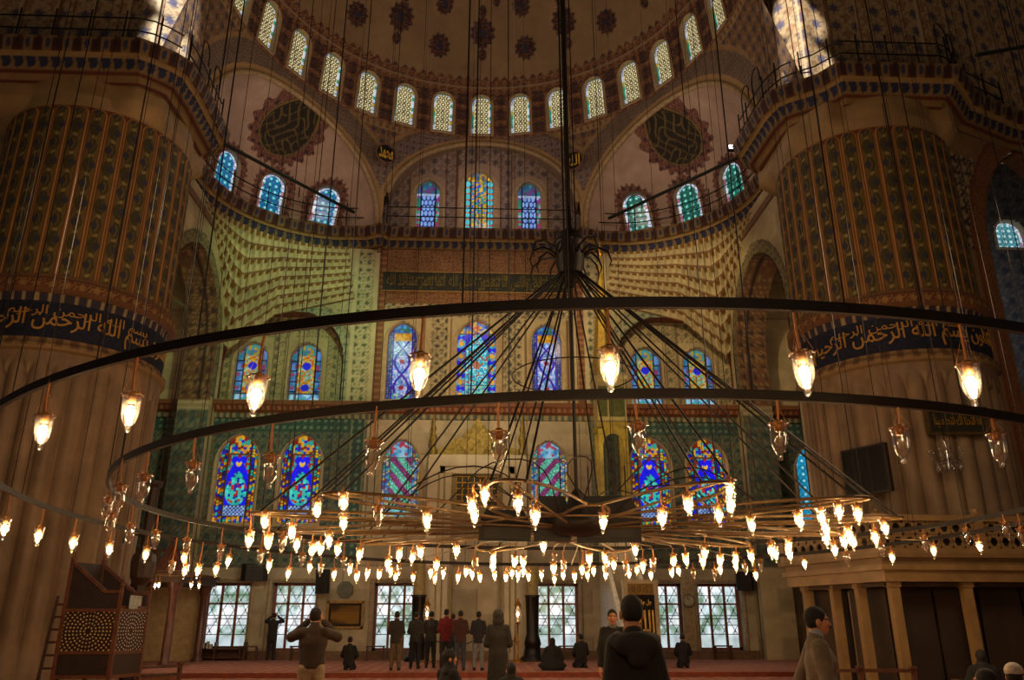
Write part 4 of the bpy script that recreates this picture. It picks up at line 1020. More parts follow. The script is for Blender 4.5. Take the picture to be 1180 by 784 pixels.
# ------------------------------------------------------------------ inscription panel and roundels on the wall
p = empty('inscription_panel', (-.15, 34.948, 16.8)); tag(p, 'long dark green inscription panel with gold script above the tall windows', 'inscription')
m = MB(); m.box((0, 0, 0), (9.0, .1, .98)); m.build('ground', M('panel_ground', '#1d1f10', .6, var=.3), p)
m = MB()
for z in (-.5, .5): m.box((0, -.03, z), (9.1, .14, .06))
m.build('border', M('panel_border', '#8a6a3a', .6), p)
for i, tx in enumerate(('وما خلقت الجن والانس', 'الا ليعبدون صدق الله', 'انما يعمر مساجد الله')):
    V, F = text_geo(shape_ar(tx), ext=.01, w=2.75, h=.8, bold=.004); m = MB(); m.add([(x+2.95*(1-i), -.06-q, y) for x, y, q in V], F); V, F = text_geo(shape_ar(tx[::-1] if 0 else tx), ext=.008, w=2.2, h=.36); m.add([(x+2.95*(1-i)+.3, -.058-q, y+.24) for x, y, q in V], F); m.build('gold_script', M('dim_script', '#6e5e22', .6, .2), p)
for sx, x, z, tx, lb in ((-1, -4.92, 22.95, 'محمد', 'round black plaque with gold script left of the middle arch'), (1, 4.62, 22.85, 'الله', 'round black plaque with gold script right of the middle arch')):
    th = math.atan2(x, 10.0); r = empty('calligraphy_roundel'); q = drum_pos(np.array(math.asin((x+.06)/10.58)), np.array(z)); n = np.array([-q[0], 24.6-q[1], 0]); n /= np.linalg.norm(n)
    q = q+n*.5; r.location = q; r.rotation_euler = (0, 0, math.atan2(n[0], -n[1])); tag(r, lb, 'plaque')
    m = MB(); k = 40; V = [(.5*math.cos(2*PI*i/k), .0, .5*math.sin(2*PI*i/k)) for i in range(k)]; V += [(x_, -.05, z_) for x_, y_, z_ in V]
    m.add(V, [tuple(range(k-1, -1, -1)), tuple(range(k, 2*k))]+[(i, (i+1) % k, k+(i+1) % k, k+i) for i in range(k)]); m.build('disc', M('roundel_black', '#0e0d0b', .5), r)
    m = MB(); m.tube([(.5*math.cos(2*PI*i/k), -.03, .5*math.sin(2*PI*i/k)) for i in range(k)], .05, 6, closed=True); m.build('rim', M('roundel_rim', '#6e4a30', .7), r)
    V, F = text_geo(shape_ar(tx), ext=.01, w=.72, h=.6, bold=.02); m = MB(); m.add([(x_, -.065-z_, y_) for x_, y_, z_ in V], F); m.build('gold_script', M('bright_script', '#d0a840', .5, .1), r)

# ------------------------------------------------------------------ iron gallery railings
def railing(path, label, z=19.5, step=1.9, inset=.35, hgt=1.05, hooks=()):
    pts = np.array(path); L = np.r_[0, np.cumsum(np.hypot(*np.diff(pts, axis=0).T))]
    at = lambda s: (float(np.interp(s, L, pts[:, 0])), float(np.interp(s, L, pts[:, 1])))
    r = empty('gallery_railing', (0, 0, 0)); tag(r, label, 'railing')
    for q in (hgt, hgt*.52):
        m = MB(); m.tube([(x, y, z+q) for x, y in [at(s) for s in np.arange(0, L[-1]+.01, min(.5, L[-1]/4))]], .028, 5); m.build('rail', IRON, r)
    for s in np.arange(.02, L[-1], step):
        x, y = at(s); m = MB(); m.tube([(x, y, z-.05), (x, y, z+hgt+.3)], .03, 5); m.build('post', IRON, r)
    for s in hooks:                       # tall posts bent over at the top
        x, y = at(s); x2, y2 = at(s+.7); m = MB()
        m.tube([(x, y, z), (x, y, z+1.7)]+[(x+(x2-x)*.5*(1-math.cos(t)), y+(y2-y)*.5*(1-math.cos(t)), z+1.7+.35*math.sin(t)) for t in (.6, 1.2, 1.8, 2.4, 3.0)]+[(x2, y2, z+1.3)], .025, 5); m.build('bent_post', IRON, r)
def inset(path, d):
    p = np.array(path); t = np.gradient(p, axis=0); n = np.stack([-t[:, 1], t[:, 0]], 1); n /= np.linalg.norm(n, axis=1)[:, None]+1e-9; return p+n*d
railing(inset(arcL, .3), 'black iron railing along the left apse gallery', hooks=(1.2, 6.5))
railing([(-4.6, 34.5), (4.6, 34.5)], 'straight black iron railing under the middle arch windows', step=2.28)
railing(inset([(-x, y) for x, y in reversed(arcL)], .3), 'black iron railing along the right apse gallery', hooks=(1.6, 7.5))
railing([(-20, 22.0), (-11.3, 22.0), (-10.9, 22.2), (-10.45, 22.6), (-10.15, 23.0)], 'black iron railing in front of the left pier top', step=1.15)
railing([(-10.15, 23.1), (-10.1, 24.2), (-10.15, 26.9)], 'black iron railing along the inner side of the left pier top', step=.9, hooks=(.9, 2.3))
railing([(11.2, 23.1), (11.7, 22.8), (12.15, 22.1), (16.0, 22.1), (17.3, 23.4), (19.6, 24.5)], 'black iron railing in front of the right pier top', step=1.05, hooks=(5.0, 5.9))
railing([(10.25, 26.9), (10.35, 24.5), (10.6, 23.6), (11.1, 23.15)], 'black iron railing along the inner side of the right pier top', step=.8, hooks=(.5, 1.6))
for a, b, lb in (((-10.75, 28.2, 19.95), (-5.95, 33.3, 19.55), 'dark iron tie bar slanting across the left apse arch'), ((5.95, 33.3, 19.5), (11.0, 28.2, 19.95), 'dark iron tie bar slanting across the right apse arch')):
    m = MB(); m.tube([a, b], .075, 6); tag(m.build('tie_bar', M('tie_iron', '#16201a', .5, .4)), lb, 'tie bar')
for x0, x1, y, z, lb in ((16.9, 20.5, 21.9, 20.3, 'dark tie beam at the top right beyond the right pier'),):
    m = MB(); m.tube([(x0, y, z-.35), (x1, y+.6, z+.9)], .07, 6); tag(m.build('tie_bar', M('tie_iron', '#16201a')), lb, 'tie bar')
f = empty('floodlight', (10.1, 27.6, 19.62)); tag(f, 'small glowing white floodlight on the right apse cornice', 'floodlight')
m = MB(); m.box((0, 0, .13), (.34, .2, .22)); m.build('housing', IRON, f)
m = MB(); m.box((0, -.105, .13), (.28, .02, .16)); m.build('lens', Mglow('flood_lens', 6., (1, .97, .9)), f)

# ------------------------------------------------------------------ muezzins' loge on the right
def loge():
    r = empty('raised_loge', (9.6, 19.2, 0)); tag(r, 'raised marble loge with pierced balustrade in front of the right pier', 'loge')
    mar = M('loge_marble', '#7f643e', .45, var=.2, scale=2.5); mdk = M('loge_shade', '#725836', .55, var=.2, scale=2.5)
    plan = [(-1.15, 3.15), (-.1, -.2), (7.5, .3), (7.5, 3.6), (0, 3.9)]
    loc = lambda s, o=0.: [(x, y) for x, y in plan]
    def grow(d):
        cx = sum(p[0] for p in plan)/5; cy = sum(p[1] for p in plan)/5; return [(x+d*np.sign(x-cx)*1., y+d*np.sign(y-cy)*1.) for x, y in plan]
    m = MB(); m.prism(grow(0), 2.46, 2.72); m.prism(grow(.1), 2.72, 2.84); m.build('beam', mar, r)
    m = MB(); m.prism(grow(.02), 2.84, 3.0); m.prism(grow(.16), 3.0, 3.1); m.build('cornice', mdk, r)
    m = MB()
    for a, b in ((plan[0], plan[1]), (plan[1], plan[2])):
        L = math.dist(a, b)
        for i in range(int(L/.14)):
            t = (i+.5)*.14/L; m.box((a[0]+(b[0]-a[0])*t, a[1]+(b[1]-a[1])*t-.06, 3.05), (.07, .12, .1))
    m.build('dentils', mar, r)
    # pierced balustrade: fretwork of bars between the posts
    for a, b in ((plan[0], plan[1]), (plan[1], plan[2])):
        L = math.dist(a, b); u = ((b[0]-a[0])/L, (b[1]-a[1])/L); ang = math.atan2(u[1], u[0])
        m = MB(); m.beam((*a, 3.16), (*b, 3.16), .16, .12); m.beam((*a, 3.92), (*b, 3.92), .2, .14); m.build('rail', mar, r)
        m = MB(); n = int(L/.3); s = L/n
        for i in range(n):
            for j in range(2):
                c0 = (i+.5+.0*j)*s; z0 = 3.38+j*.32
                # hexagonal ring cell
                hx = [(c0+.5*s*math.cos(PI/3*k), z0+.16*math.sin(PI/3*k)) for k in range(6)]
                for k in range(6):
                    p, q = hx[k], hx[(k+1) % 6]; m.beam((a[0]+u[0]*p[0], a[1]+u[1]*p[0], p[1]), (a[0]+u[0]*q[0], a[1]+u[1]*q[0], q[1]), .05, .075)
        m.build('pierced_panel', mar, r)
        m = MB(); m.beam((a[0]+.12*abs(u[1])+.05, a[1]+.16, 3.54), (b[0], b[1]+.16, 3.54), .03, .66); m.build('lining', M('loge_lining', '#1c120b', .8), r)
        k = max(1, int(round(L/2.6)))
        for i in range(k+1):
            t = i/k; m = MB(); m.box((a[0]+(b[0]-a[0])*t, a[1]+(b[1]-a[1])*t, 3.55), (.2, .2, .95), rz=ang); m.sphere((a[0]+(b[0]-a[0])*t, a[1]+(b[1]-a[1])*t, 4.08), .1, 8, 6); m.build('baluster_post', mar, r)
    for x, y in ((-.78, 2.8), (-.42, 1.9), (-.2, .95), (.18, .05), (2.0, .18), (4.6, .32), (7.2, .5), (2.0, 3.5), (4.6, 3.5)):
        m = MB(); m.box((x, y, 1.23), (.21, .21, 2.46)); m.box((x, y, 2.4), (.27, .27, .12)); m.box((x, y, .1), (.3, .3, .2)); m.build('post', mar, r)
    for a, b in (((-.55, 3.0), (.35, .7)), ((.35, .7), (7.2, 1.1))):
        L = math.dist(a, b); n = int(L/1.1)
        for i in range(n):
            t0, t1 = (i+.04)/n, (i+.96)/n; m = MB(); m.beam((a[0]+(b[0]-a[0])*t0, a[1]+(b[1]-a[1])*t0, 1.2), (a[0]+(b[0]-a[0])*t1, a[1]+(b[1]-a[1])*t1, 1.2), .05, 2.3); m.build('partition', M('loge_partition', '#2e2014', .7, var=.35, scale=2), r)
    m = MB(); m.prism([(-.9, 3.0), (0, .1), (7.3, .5), (7.3, 3.5), (0, 3.7)], 2.36, 2.46); m.build('soffit', M('loge_soffit', '#3a2a1c', .8), r)
loge()
def boards(p0, p1, h, label, nposts, name='low_wooden_fence'):
    r = empty(name, p0); tag(r, label, 'fence'); d = Vector(p1)-Vector(p0); L = d.length
    ang = math.atan2(d.y, d.x)
    for z in (h, h*.55): 
        m = MB(); m.beam((0, 0, z), d+Vector((0, 0, z)), .09, .07); m.build('rail', WOOD, r)
    m = MB(); m.beam((0, .02, h*.28), d+Vector((0, .02, h*.28)), .03, h*.5); m.build('panel', WOODR, r)
    for i in range(nposts):
        m = MB(); q = d*(i/(nposts-1)); m.box((q.x, q.y, h*.54), (.09, .09, h*1.08), rz=ang); m.box((q.x, q.y, h*1.1), (.13, .13, .05), rz=ang); m.build('post', WOOD, r)
boards((6.85, 17.6, 0), (9.0, 17.4, 0), .62, 'low dark wooden fence beside the striding man', 3)
boards((8.3, 14.6, 0), (13, 15.4, 0), .55, 'low wooden fence in front of the marble loge', 5)
def rest(x, y, z, rz, label):
    r = empty('folding_book_rest', (x, y, z), rz); tag(r, label, 'book rest')
    for s in (-1, 1): m = MB(); m.beam((0, -s*.16, 0), (0, s*.18, .42), .34, .025); m.build('board', WOOD, r)
    m = MB(); m.box((0, .0, .36), (.3, .3, .03)); m.build('open_book', M('paper', '#c9c0a8', .8), r)

# ------------------------------------------------------------------ preacher's chair on the left
def kursu():
    r = empty('preachers_chair', (-8.7, 20.0, 0), math.radians(0)); tag(r, 'tall wooden preacher chair inlaid with mother-of-pearl stars', 'pulpit chair')
    w = M('chair_wood', '#54301d', .4, var=.3, scale=8); dk = M('chair_panel', '#22130d', .5, var=.3)
    A = (-.62, -.5); B = (.58, -.5); C_ = (.86, .45); D = (-.34, .45)       # plan corners: long face to the camera, end face turned right
    m = MB()
    cor = [A, B, C_, D]
    for x, y in cor: 
        m = MB(); m.box((x, y, .9), (.085, .085, 1.8)); m.build('corner_post', w, r)
    for i in range(4):
        a = cor[i]; b = cor[(i+1) % 4]
        m = MB()
        for z in (.42, .92, 1.82): m.beam((*a, z), (*b, z), .075, .07)
        m.build('rail', w, r)
        m = MB(); m.beam((*a, .67), (*b, .67), .04, .44); m.build('lower_panel', dk, r)
        # inlaid star panel
        d = np.array(b)-np.array(a); L = np.linalg.norm(d); d /= L; n = np.array([d[1], -d[0]])
        gx = int(L/.009); gz = 96; X, Z = np.meshgrid(np.linspace(0, L, gx), np.linspace(.95, 1.79, gz), indexing='ij')
        q = np.zeros(X.shape); cx, cz = L/2, 1.37
        rr = np.hypot(X-cx, Z-cz); th = np.arctan2(Z-cz, X-cx)
        dots = np.zeros(X.shape, bool)
        for R_, k in ((.09, 8), (.17, 16), (.25, 20), (.33, 28), (.41, 32), (.49, 40), (.57, 44), (.65, 48)):
            t = fract(th*k/(2*PI)+.5*(int(R_*100) % 2))-.5; dots |= np.hypot(rr-R_, t*2*PI*R_/k) < (.018 if k % 3 else .021)
        Cc = np.where(dots[..., None], lin('#c2a878') if i != 1 else lin('#b8b4b0'), lin('#2a170e'))
        P = np.stack([a[0]+d[0]*X+n[0]*.012, a[1]+d[1]*X+n[1]*.012, Z], -1)
        gridsurf('inlaid_panel', P, Cc, Mpaint('inlay', rough=.35, var=.08), parent=r, smooth=False)
        m = MB(); m.beam((*a, 1.37), (*b, 1.37), .02, .86); m.build('panel_back', dk, r)
    # sloping arms, tall back at the left
    for (x0, y0), (x1, y1) in ((A, B), (D, C_)):
        V = [(x0, 1.85), (x1, 1.85), (x1, 2.2), (x0+(x1-x0)*.7, 2.2), (x0+.02, 2.86), (x0, 2.86)]
        dx = x1-x0; pts = []
        for s in (-.02, .02): pts += [(x, y0+s, z) for x, z in V]
        m = MB(); m.add(pts, [tuple(range(6)), tuple(range(11, 5, -1))]+[(i, (i+1) % 6, 6+(i+1) % 6, 6+i) for i in range(6)]); m.build('arm_panel', dk, r)
        m = MB(); m.beam((x0, y0, 2.88), (x0+dx*.7, y0, 2.22), .1, .07); m.beam((x0+dx*.7, y0, 2.22), (x1, y0, 2.22), .1, .07); m.build('arm_rail', w, r)
    m = MB(); m.beam((*A, 2.35), (*D, 2.35), .04, 1.05); m.build('back_panel', dk, r)
    for x, y in (A, D):
        m = MB(); m.box((x, y, 2.35), (.085, .085, 1.1)); m.lathe([(.05, 2.9), (.07, 2.96), (.03, 3.02), (.05, 3.1), (.02, 3.2), (.005, 3.3)], (x, y, 0), 8); m.build('finial_post', w, r)
    for x, y in (B, C_):
        m = MB(); m.box((x, y, 2.05), (.07, .07, .5)); m.lathe([(.045, 2.3), (.06, 2.36), (.02, 2.42), (.04, 2.48), (.005, 2.58)], (x, y, 0), 8); m.build('finial_post', w, r)
    m = MB(); m.prism(cor, 1.86, 1.92); m.build('seat', w, r)
    m = MB(); V, F = [], []
    m.box(((B[0]+C_[0])/2+.02, (B[1]+C_[1])/2, 2.0), (.03, .62, .3), rz=math.atan2(C_[0]-B[0], -(C_[1]-B[1]))*0); m.build('front_cloth', M('pale_cloth', '#8a8f90', .9), r)
kursu()
l = empty('wooden_ladder', (-9.72, 20.1, 0)); tag(l, 'narrow wooden ladder leaning at the left of the preacher chair', 'ladder')
for s in (-.28, .16): m = MB(); m.beam((s, .1, 0), (s+.02, .35, 2.15), .06, .06); m.build('stile', WOOD, l)
for i in range(7): m = MB(); z = .28+i*.28; m.beam((-.28, .1+z*.116, z), (.18, .1+z*.116, z), .05, .05); m.build('rung', WOOD, l)
boards((-8.75, 22.6, 0), (-8.0, 23.7, 0), .45, 'low carved fence with pale rim behind the preacher chair', 2, 'low_wooden_fence')

# ------------------------------------------------------------------ low gallery at the far left
g = empty('side_gallery', (-12.4, 30.2, 0)); tag(g, 'low dark wooden gallery on marble columns at the far left', 'gallery')
for x, y in ((1.65, 0), (1.65, 3.4), (-1.6, 0)):
    m = MB(); m.lathe([(.24, 0), (.24, .2), (.15, .3), (.14, 2.5), (.2, 2.62), (.28, 2.9)], (x, y, 0), 12); m.build('column', M('porphyry', '#55332a', .35, var=.35, scale=5), g, smooth=True)
m = MB(); m.box((0, 1.7, 3.02), (3.9, 4.0, .25)); m.build('beam', M('gallery_beam', '#3a281b', .6), g)
m = MB(); m.box((0, 1.7, 3.2), (4.1, 4.2, .14)); m.build('deck', WOOD, g)
m = MB(); 
for i in range(14): m.box((-1.95+i*.3, -.35, 3.6), (.05, .05, .7))
m.box((0, -.35, 3.98), (4.1, .08, .08)); m.build('balustrade', WOOD, g)
m = MB(); m.add([(1.0, -.4, 3.3), (2.0, -.4, 3.3), (1.5, -.4, 4.4), (1.0, -.2, 3.3), (2.0, -.2, 3.3), (1.5, -.2, 4.4)], [(0, 1, 2), (5, 4, 3), (0, 3, 4, 1), (1, 4, 5, 2), (2, 5, 3, 0)]); m.build('gable', M('gable_red', '#4a241a', .7), g)
m = MB(); m.box((-.2, 3.8, 1.5), (3.4, .1, 2.8)); m.build('back_panel', M('gallery_back', '#a89068', .6, var=.2), g)
d = empty('standing_post', (-9.55, 24.1, 0)); tag(d, 'thick dark wooden post rising behind the preacher chair', 'post')
m = MB(); m.lathe([(.2, 0), (.2, .3), (.16, .4), (.16, 5.3), (.24, 5.4), (.24, 5.5)], (0, 0, 0), 8); m.build('shaft', M('post_wood', '#2b1a10', .6, var=.3), d)
m = MB(); m.lathe([(.16, 2.55), (.3, 2.75), (.34, 3.2), (.3, 3.4), (.17, 3.5)], (0, 0, 0), 12); m.build('collar', M('post_collar', '#3a2618', .5), d)
m = MB(); m.tube([(0, 0, 3.9), (-.6, -.1, 4.0), (-.62, -.1, 3.7)], .03, 5); m.build('bracket', IRON, d)

# ------------------------------------------------------------------ wall fittings
def speaker(loc, size, rz, label, tilt=0.):
    r = empty('loudspeaker', loc, rz); tag(r, label, 'loudspeaker'); w, dp, h = size
    m = MB(); b = .18*w
    m.prism([(-w/2, -dp*.2), (-w/2+b, -dp/2), (w/2-b, -dp/2), (w/2, -dp*.2), (w/2, dp/2), (-w/2, dp/2)], -h/2, h/2); o = m.build('cabinet', M('speaker_black', '#120f0d', .6), r); o.rotation_euler.x = tilt
    m = MB()
    for i in range(9): m.box((-w*.27+w*.54*i/8, -dp/2-.012, 0), (.012, .02, h*.8))
    for i in range(7): m.box((0, -dp/2-.012, -h*.38+h*.76*i/6), (w*.58, .02, .012))
    o = m.build('grille', M('speaker_grille', '#241d18', .5, .3), r); o.rotation_euler.x = tilt
    m = MB(); m.box((0, dp*.5+.17, h*.1), (.08, .34, .08)); m.build('bracket', IRON, r)
speaker((-9.1, 34.41, 3.5), (1.05, .5, .65), .25, 'black loudspeaker between the two left floor-level windows', .15)
speaker((-6.35, 34.46, 3.15), (.5, .4, .95), -.2, 'black loudspeaker on wall above the octagonal plaque, left', .1)
speaker((11.2, 34.4, 3.2), (.7, .45, .75), -.2, 'black loudspeaker right of the rightmost floor-level window', .15)
r = empty('framed_picture', (-5.4, 34.955, 1.86)); tag(r, 'gilt framed brown picture on the marble wall behind the seated man', 'picture')
m = MB()
for s in (-1, 1): m.box((s*.72, 0, 0), (.1, .08, 1.08)).box((0, 0, s*.5), (1.5, .08, .1))
m.build('frame', M('gilt_frame', '#8a6a34', .5, .4, var=.3), r)
n = 60; X, Z = np.meshgrid(np.linspace(-.68, .68, n), np.linspace(-.46, .46, 40), indexing='ij'); ad = np.minimum(.68-abs(X), .46-abs(Z))
Cp = mix(lin('#4a3418'), lin('#8a6426'), ss(.3, .7, gnoise(X+5, Z*2+5, .35, 3))); Cp = np.where((Z > .12)[..., None], Cp*.75, Cp); Cp = np.where((ad < .1)[..., None], lin('#2e2012'), Cp)
gridsurf('canvas', np.stack([X, np.zeros_like(X), Z], -1), Cp, PAINT, parent=r, smooth=False)
r = empty('octagonal_plaque', (-5.46, 34.997, 2.84)); tag(r, 'grey-green octagonal stone plaque above the framed picture', 'plaque')
oc = [(.36*math.cos(PI/8+PI/4*i), .36*math.sin(PI/8+PI/4*i)) for i in range(8)]
m = MB(); V = [(x, 0, z) for x, z in oc]+[(x, -.07, z) for x, z in oc]; m.add(V, [tuple(range(7, -1, -1)), tuple(range(8, 16))]+[(i, (i+1) % 8, 8+(i+1) % 8, 8+i) for i in range(8)]); m.build('slab', M('plaque_green', '#4b4c3c', .5, var=.25), r)
m = MB(); m.tube([(.27*math.cos(PI/8+PI/4*i), -.08, .27*math.sin(PI/8+PI/4*i)) for i in range(8)], .015, 5, closed=True); m.build('inner_moulding', M('plaque_edge', '#6a684e', .5), r)
r = empty('wall_clock', (8.86, 34.88, 2.42)); tag(r, 'round wall clock between the two right floor-level windows', 'clock')
m = MB(); V = []; k = 32
m.lathe([(0, 0), (.24, 0), (.27, .03), (.27, .08), (.24, .09), (.24, .07), (0, .07)], (0, 0, 0), k); m.v = [(x, -z, y) for x, y, z in m.v]; m.build('case', M('clock_case', '#6f6350', .4, .4), r)
m = MB(); m.lathe([(0, .072), (.22, .072), (.22, .075), (0, .075)], (0, 0, 0), k); m.v = [(x, -z, y) for x, y, z in m.v]; dial = m.build('dial', M('clock_dial', '#a59c86', .5), r)
m = MB(); m.beam((0, -.085, 0), (.07, -.085, .1), .02, .015); m.beam((0, -.085, 0), (-.05, -.085, .17), .015, .012)
for i in range(12): m.box((.18*math.cos(i*PI/6), -.08, .18*math.sin(i*PI/6)), (.02, .01, .02))
m.build('hands', IRON, dial)
m = MB(); m.box((8.86, 34.95, 1.75), (.5, .12, 3.2)); struct(m.build('trim_17', M('pier_strip', '#9b8665', .6)), 'pale stone strip behind the wall clock', 'strip')
# framed inscription and dark screen on the right pier
cx, cy = 13.9, 25.2
def on_pier(az, z, r=3.1): return (cx+r*math.cos(az), cy+r*math.sin(az), z, az+PI/2)
x, y, z, rz = on_pier(math.radians(-92), 7.05, 3.25); r = empty('framed_inscription', (x, y, z), rz); tag(r, 'framed gilt calligraphy board on the right fluted pier', 'inscription board')
m = MB(); m.box((0, .02, 0), (1.7, .06, .72)); m.build('board', M('board_green', '#1c1d10', .5), r)
m = MB()
for s in (-1, 1): m.box((s*.86, 0, 0), (.09, .1, .8)).box((0, 0, s*.37), (1.8, .1, .08))
m.build('frame', M('board_frame', '#4e3a1a', .5, .3), r)
V, F = text_geo(shape_ar('انا فتحنا لك فتحا مبينا'), ext=.008, w=1.35, h=.42, bold=.006); m = MB(); m.add([(x_, -.025-z_, y_) for x_, y_, z_ in V], F); m.build('gilt_script', GOLD, r)
x, y, z, rz = on_pier(math.radians(-139), 5.8, 3.2); r = empty('wall_screen', (x, y, z), rz-.25); tag(r, 'dark square screen panel mounted on the right fluted pier', 'screen')
m = MB(); m.box((0, 0, 0), (1.5, .12, 1.35)); m.build('panel', M('screen_black', '#0d0a09', .35), r)
m = MB()
for s in (-.22, .16): m.box((s, -.065, 0), (.025, .02, 1.33))
for q in (-1, 1): m.box((q*.75, -.02, 0), (.05, .14, 1.4)).box((0, -.02, q*.68), (1.5, .14, .05))
m.build('frame', M('screen_frame', '#2a1c12', .6), r)
# small crystal chandelier in front of the right pier
r = empty('crystal_chandelier', (13.15, 21.7, 6.0)); tag(r, 'small unlit crystal chandelier hanging before the right pier', 'chandelier')
CRY = Mglass('crystal', (.95, .93, .9))
m = MB(); m.tube([(0, 0, .4), (0, 0, 11.7)], .012, 5); m.build('chain', IRON, r)
m = MB(); m.lathe([(.02, -.5), (.08, -.35), (.04, -.2), (.1, 0), (.04, .2), (.06, .4)], (0, 0, 0), 10); m.build('stem', CRY, r, smooth=True)
for k in range(10):
    t = 2*PI*k/10; m = MB(); m.tube([(.05*math.cos(t), .05*math.sin(t), -.1), (.25*math.cos(t), .25*math.sin(t), -.22), (.42*math.cos(t), .42*math.sin(t), -.05), (.44*math.cos(t), .44*math.sin(t), .08)], .014, 5)
    ar_ = m.build('arm', CRY, r, smooth=True); m = MB(); m.sphere((.44*math.cos(t), .44*math.sin(t), .12), .045, 6, 5); m.build('candle_cup', CRY, ar_, smooth=True); m = MB()
    m.tube([(.3*math.cos(t), .3*math.sin(t), -.2), (.3*math.cos(t), .3*math.sin(t), -.36), (.3*math.cos(t), .3*math.sin(t), -.5)], [.012, .035, .008], 6); m.build('pendant', CRY, ar_, smooth=True)

# candles and lanterns by the niche
for sx, x, lb in ((-1, -2.3, 'giant pale candle on dark stand left of the prayer niche'), (1, 2.22, 'giant pale candle on dark stand right of the prayer niche')):
    r = empty('giant_candle', (x, 33.5, .14)); tag(r, lb, 'candle')
    m = MB(); m.lathe([(.26, 2.45), (.24, 2.5), (.23, 3.6), (.16, 3.75), (.02, 3.8)], (0, 0, 0), 16); m.build('wax', M('candle_wax', '#8f7c4c', .5), r, smooth=True)
    m = MB(); m.lathe([(.5, 0), (.5, .1), (.36, .2), (.3, .55), (.34, .6), (.3, .8), (.24, 1.0), (.27, 2.35), (.33, 2.45), (0, 2.46)], (0, 0, 0), 16); m.build('stand', M('candle_stand', '#181310', .4, .4), r, smooth=True)
for sx, x, lb in ((-1, -1.97, 'lit lantern on tall stand at the left of the prayer niche'), (1, 1.65, 'lit lantern on tall stand at the right of the prayer niche')):
    r = empty('standing_lantern', (x*.96, 32.4, .14)); tag(r, lb, 'lantern')
    m = MB(); m.lathe([(.22, 0), (.2, .06), (.05, .12), (.035, .7), (.06, .76), (.03, .82), (.03, 1.35), (.12, 1.42)], (0, 0, 0), 10); m.build('stand', BRASS, r, smooth=True)
    m = MB(); m.lathe([(.11, 1.42), (.15, 1.6), (.15, 1.85), (.1, 2.02)], (0, 0, 0), 12); m.build('glass', Mglass('lamp_glass'), r, smooth=True)
    m = MB(); m.lathe([(.16, 2.02), (.1, 2.1), (.04, 2.2), (.02, 2.32)], (0, 0, 0), 10); m.build('cap', BRASS, r, smooth=True)
    m = MB(); m.sphere((0, 0, 1.72), (.045, .045, .08), 8, 6); m.build('flame', Mglow('lantern_flame', 40., (1, .62, .28)), r)
r = empty('brass_rope_barrier', (-1.6, 33.0, .14)); tag(r, 'thin dark rope barrier across the foot of the prayer niche', 'barrier')
for x in (0, 1.55, 3.1): m = MB(); m.lathe([(.12, 0), (.1, .05), (.025, .1), (.025, .8), (.05, .85), (.01, .9)], (x, 0, 0), 8); m.build('post', BRASS, r)
for x in (0, 1.55): m = MB(); m.tube([(x+1.55*t, 0, .78-.2*4*t*(1-t)) for t in [q/8 for q in range(9)]], .02, 5); m.build('rope', IRON, r)
# bookcase and small things on the platform
r = empty('low_book_rack', (-10.35, 34.55, .14)); tag(r, 'low wooden book rack under the leftmost floor-level window', 'book rack')
m = MB(); m.box((0, 0, .42), (2.35, .34, .05)).box((0, 0, .1), (2.35, .34, .05)).box((0, .15, .28), (2.35, .04, .5)); m.build('shelf', WOOD, r)
for x in (-1.15, .0, 1.15): m = MB(); m.box((x, 0, .34), (.07, .36, .68)); m.build('upright', WOOD, r)
for i in range(7):
    b = empty('book', (-11.3+i*.13, 34.42, .585), rz=random.uniform(-.2, .2)); tag(b, 'pale book leaning in the low rack, %s from its left end' % ORD[i], 'book', 'books on the low rack')
    h = .16+.05*(i % 3); m = MB(); m.box((0, 0, h/2), (.08, .16, h)); m.build('cover', M('book_cover%d' % (i % 3), ['#a8a49c', '#4a4440', '#8a8a88'][i % 3], .7), b)
    m = MB(); m.box((.0, -.01, h/2+.006), (.06, .15, h)); m.build('pages', M('paper', '#c9c0a8', .8), b)
for x, lb in ((-9.0, 'small dark stool under the leftmost floor-level window'), (-7.0, 'small dark stool beside the man at the window'), (-4.0, 'small dark stool in front of the window left of the niche'), (3.7, 'small dark stool in front of the window right of the niche'), (10.0, 'small dark stool in front of the rightmost floor-level window')):
    r = empty('low_stool', (x, 34.3, .14)); tag(r, lb, 'stool'); m = MB(); m.box((0, 0, .52), (.75, .3, .05)); m.build('seat', WOOD, r)
    for a in (-.32, .32):
        for q in (-.11, .11): m = MB(); m.box((a, q, .25), (.05, .05, .5)); m.build('leg', WOOD, r)
rest(7.35, 17.9, 0, .3, 'folding book rest by the fence next to the striding man'); rest(9.3, 15.2, 0, -.4, 'folding book rest behind the low fence by the loge')
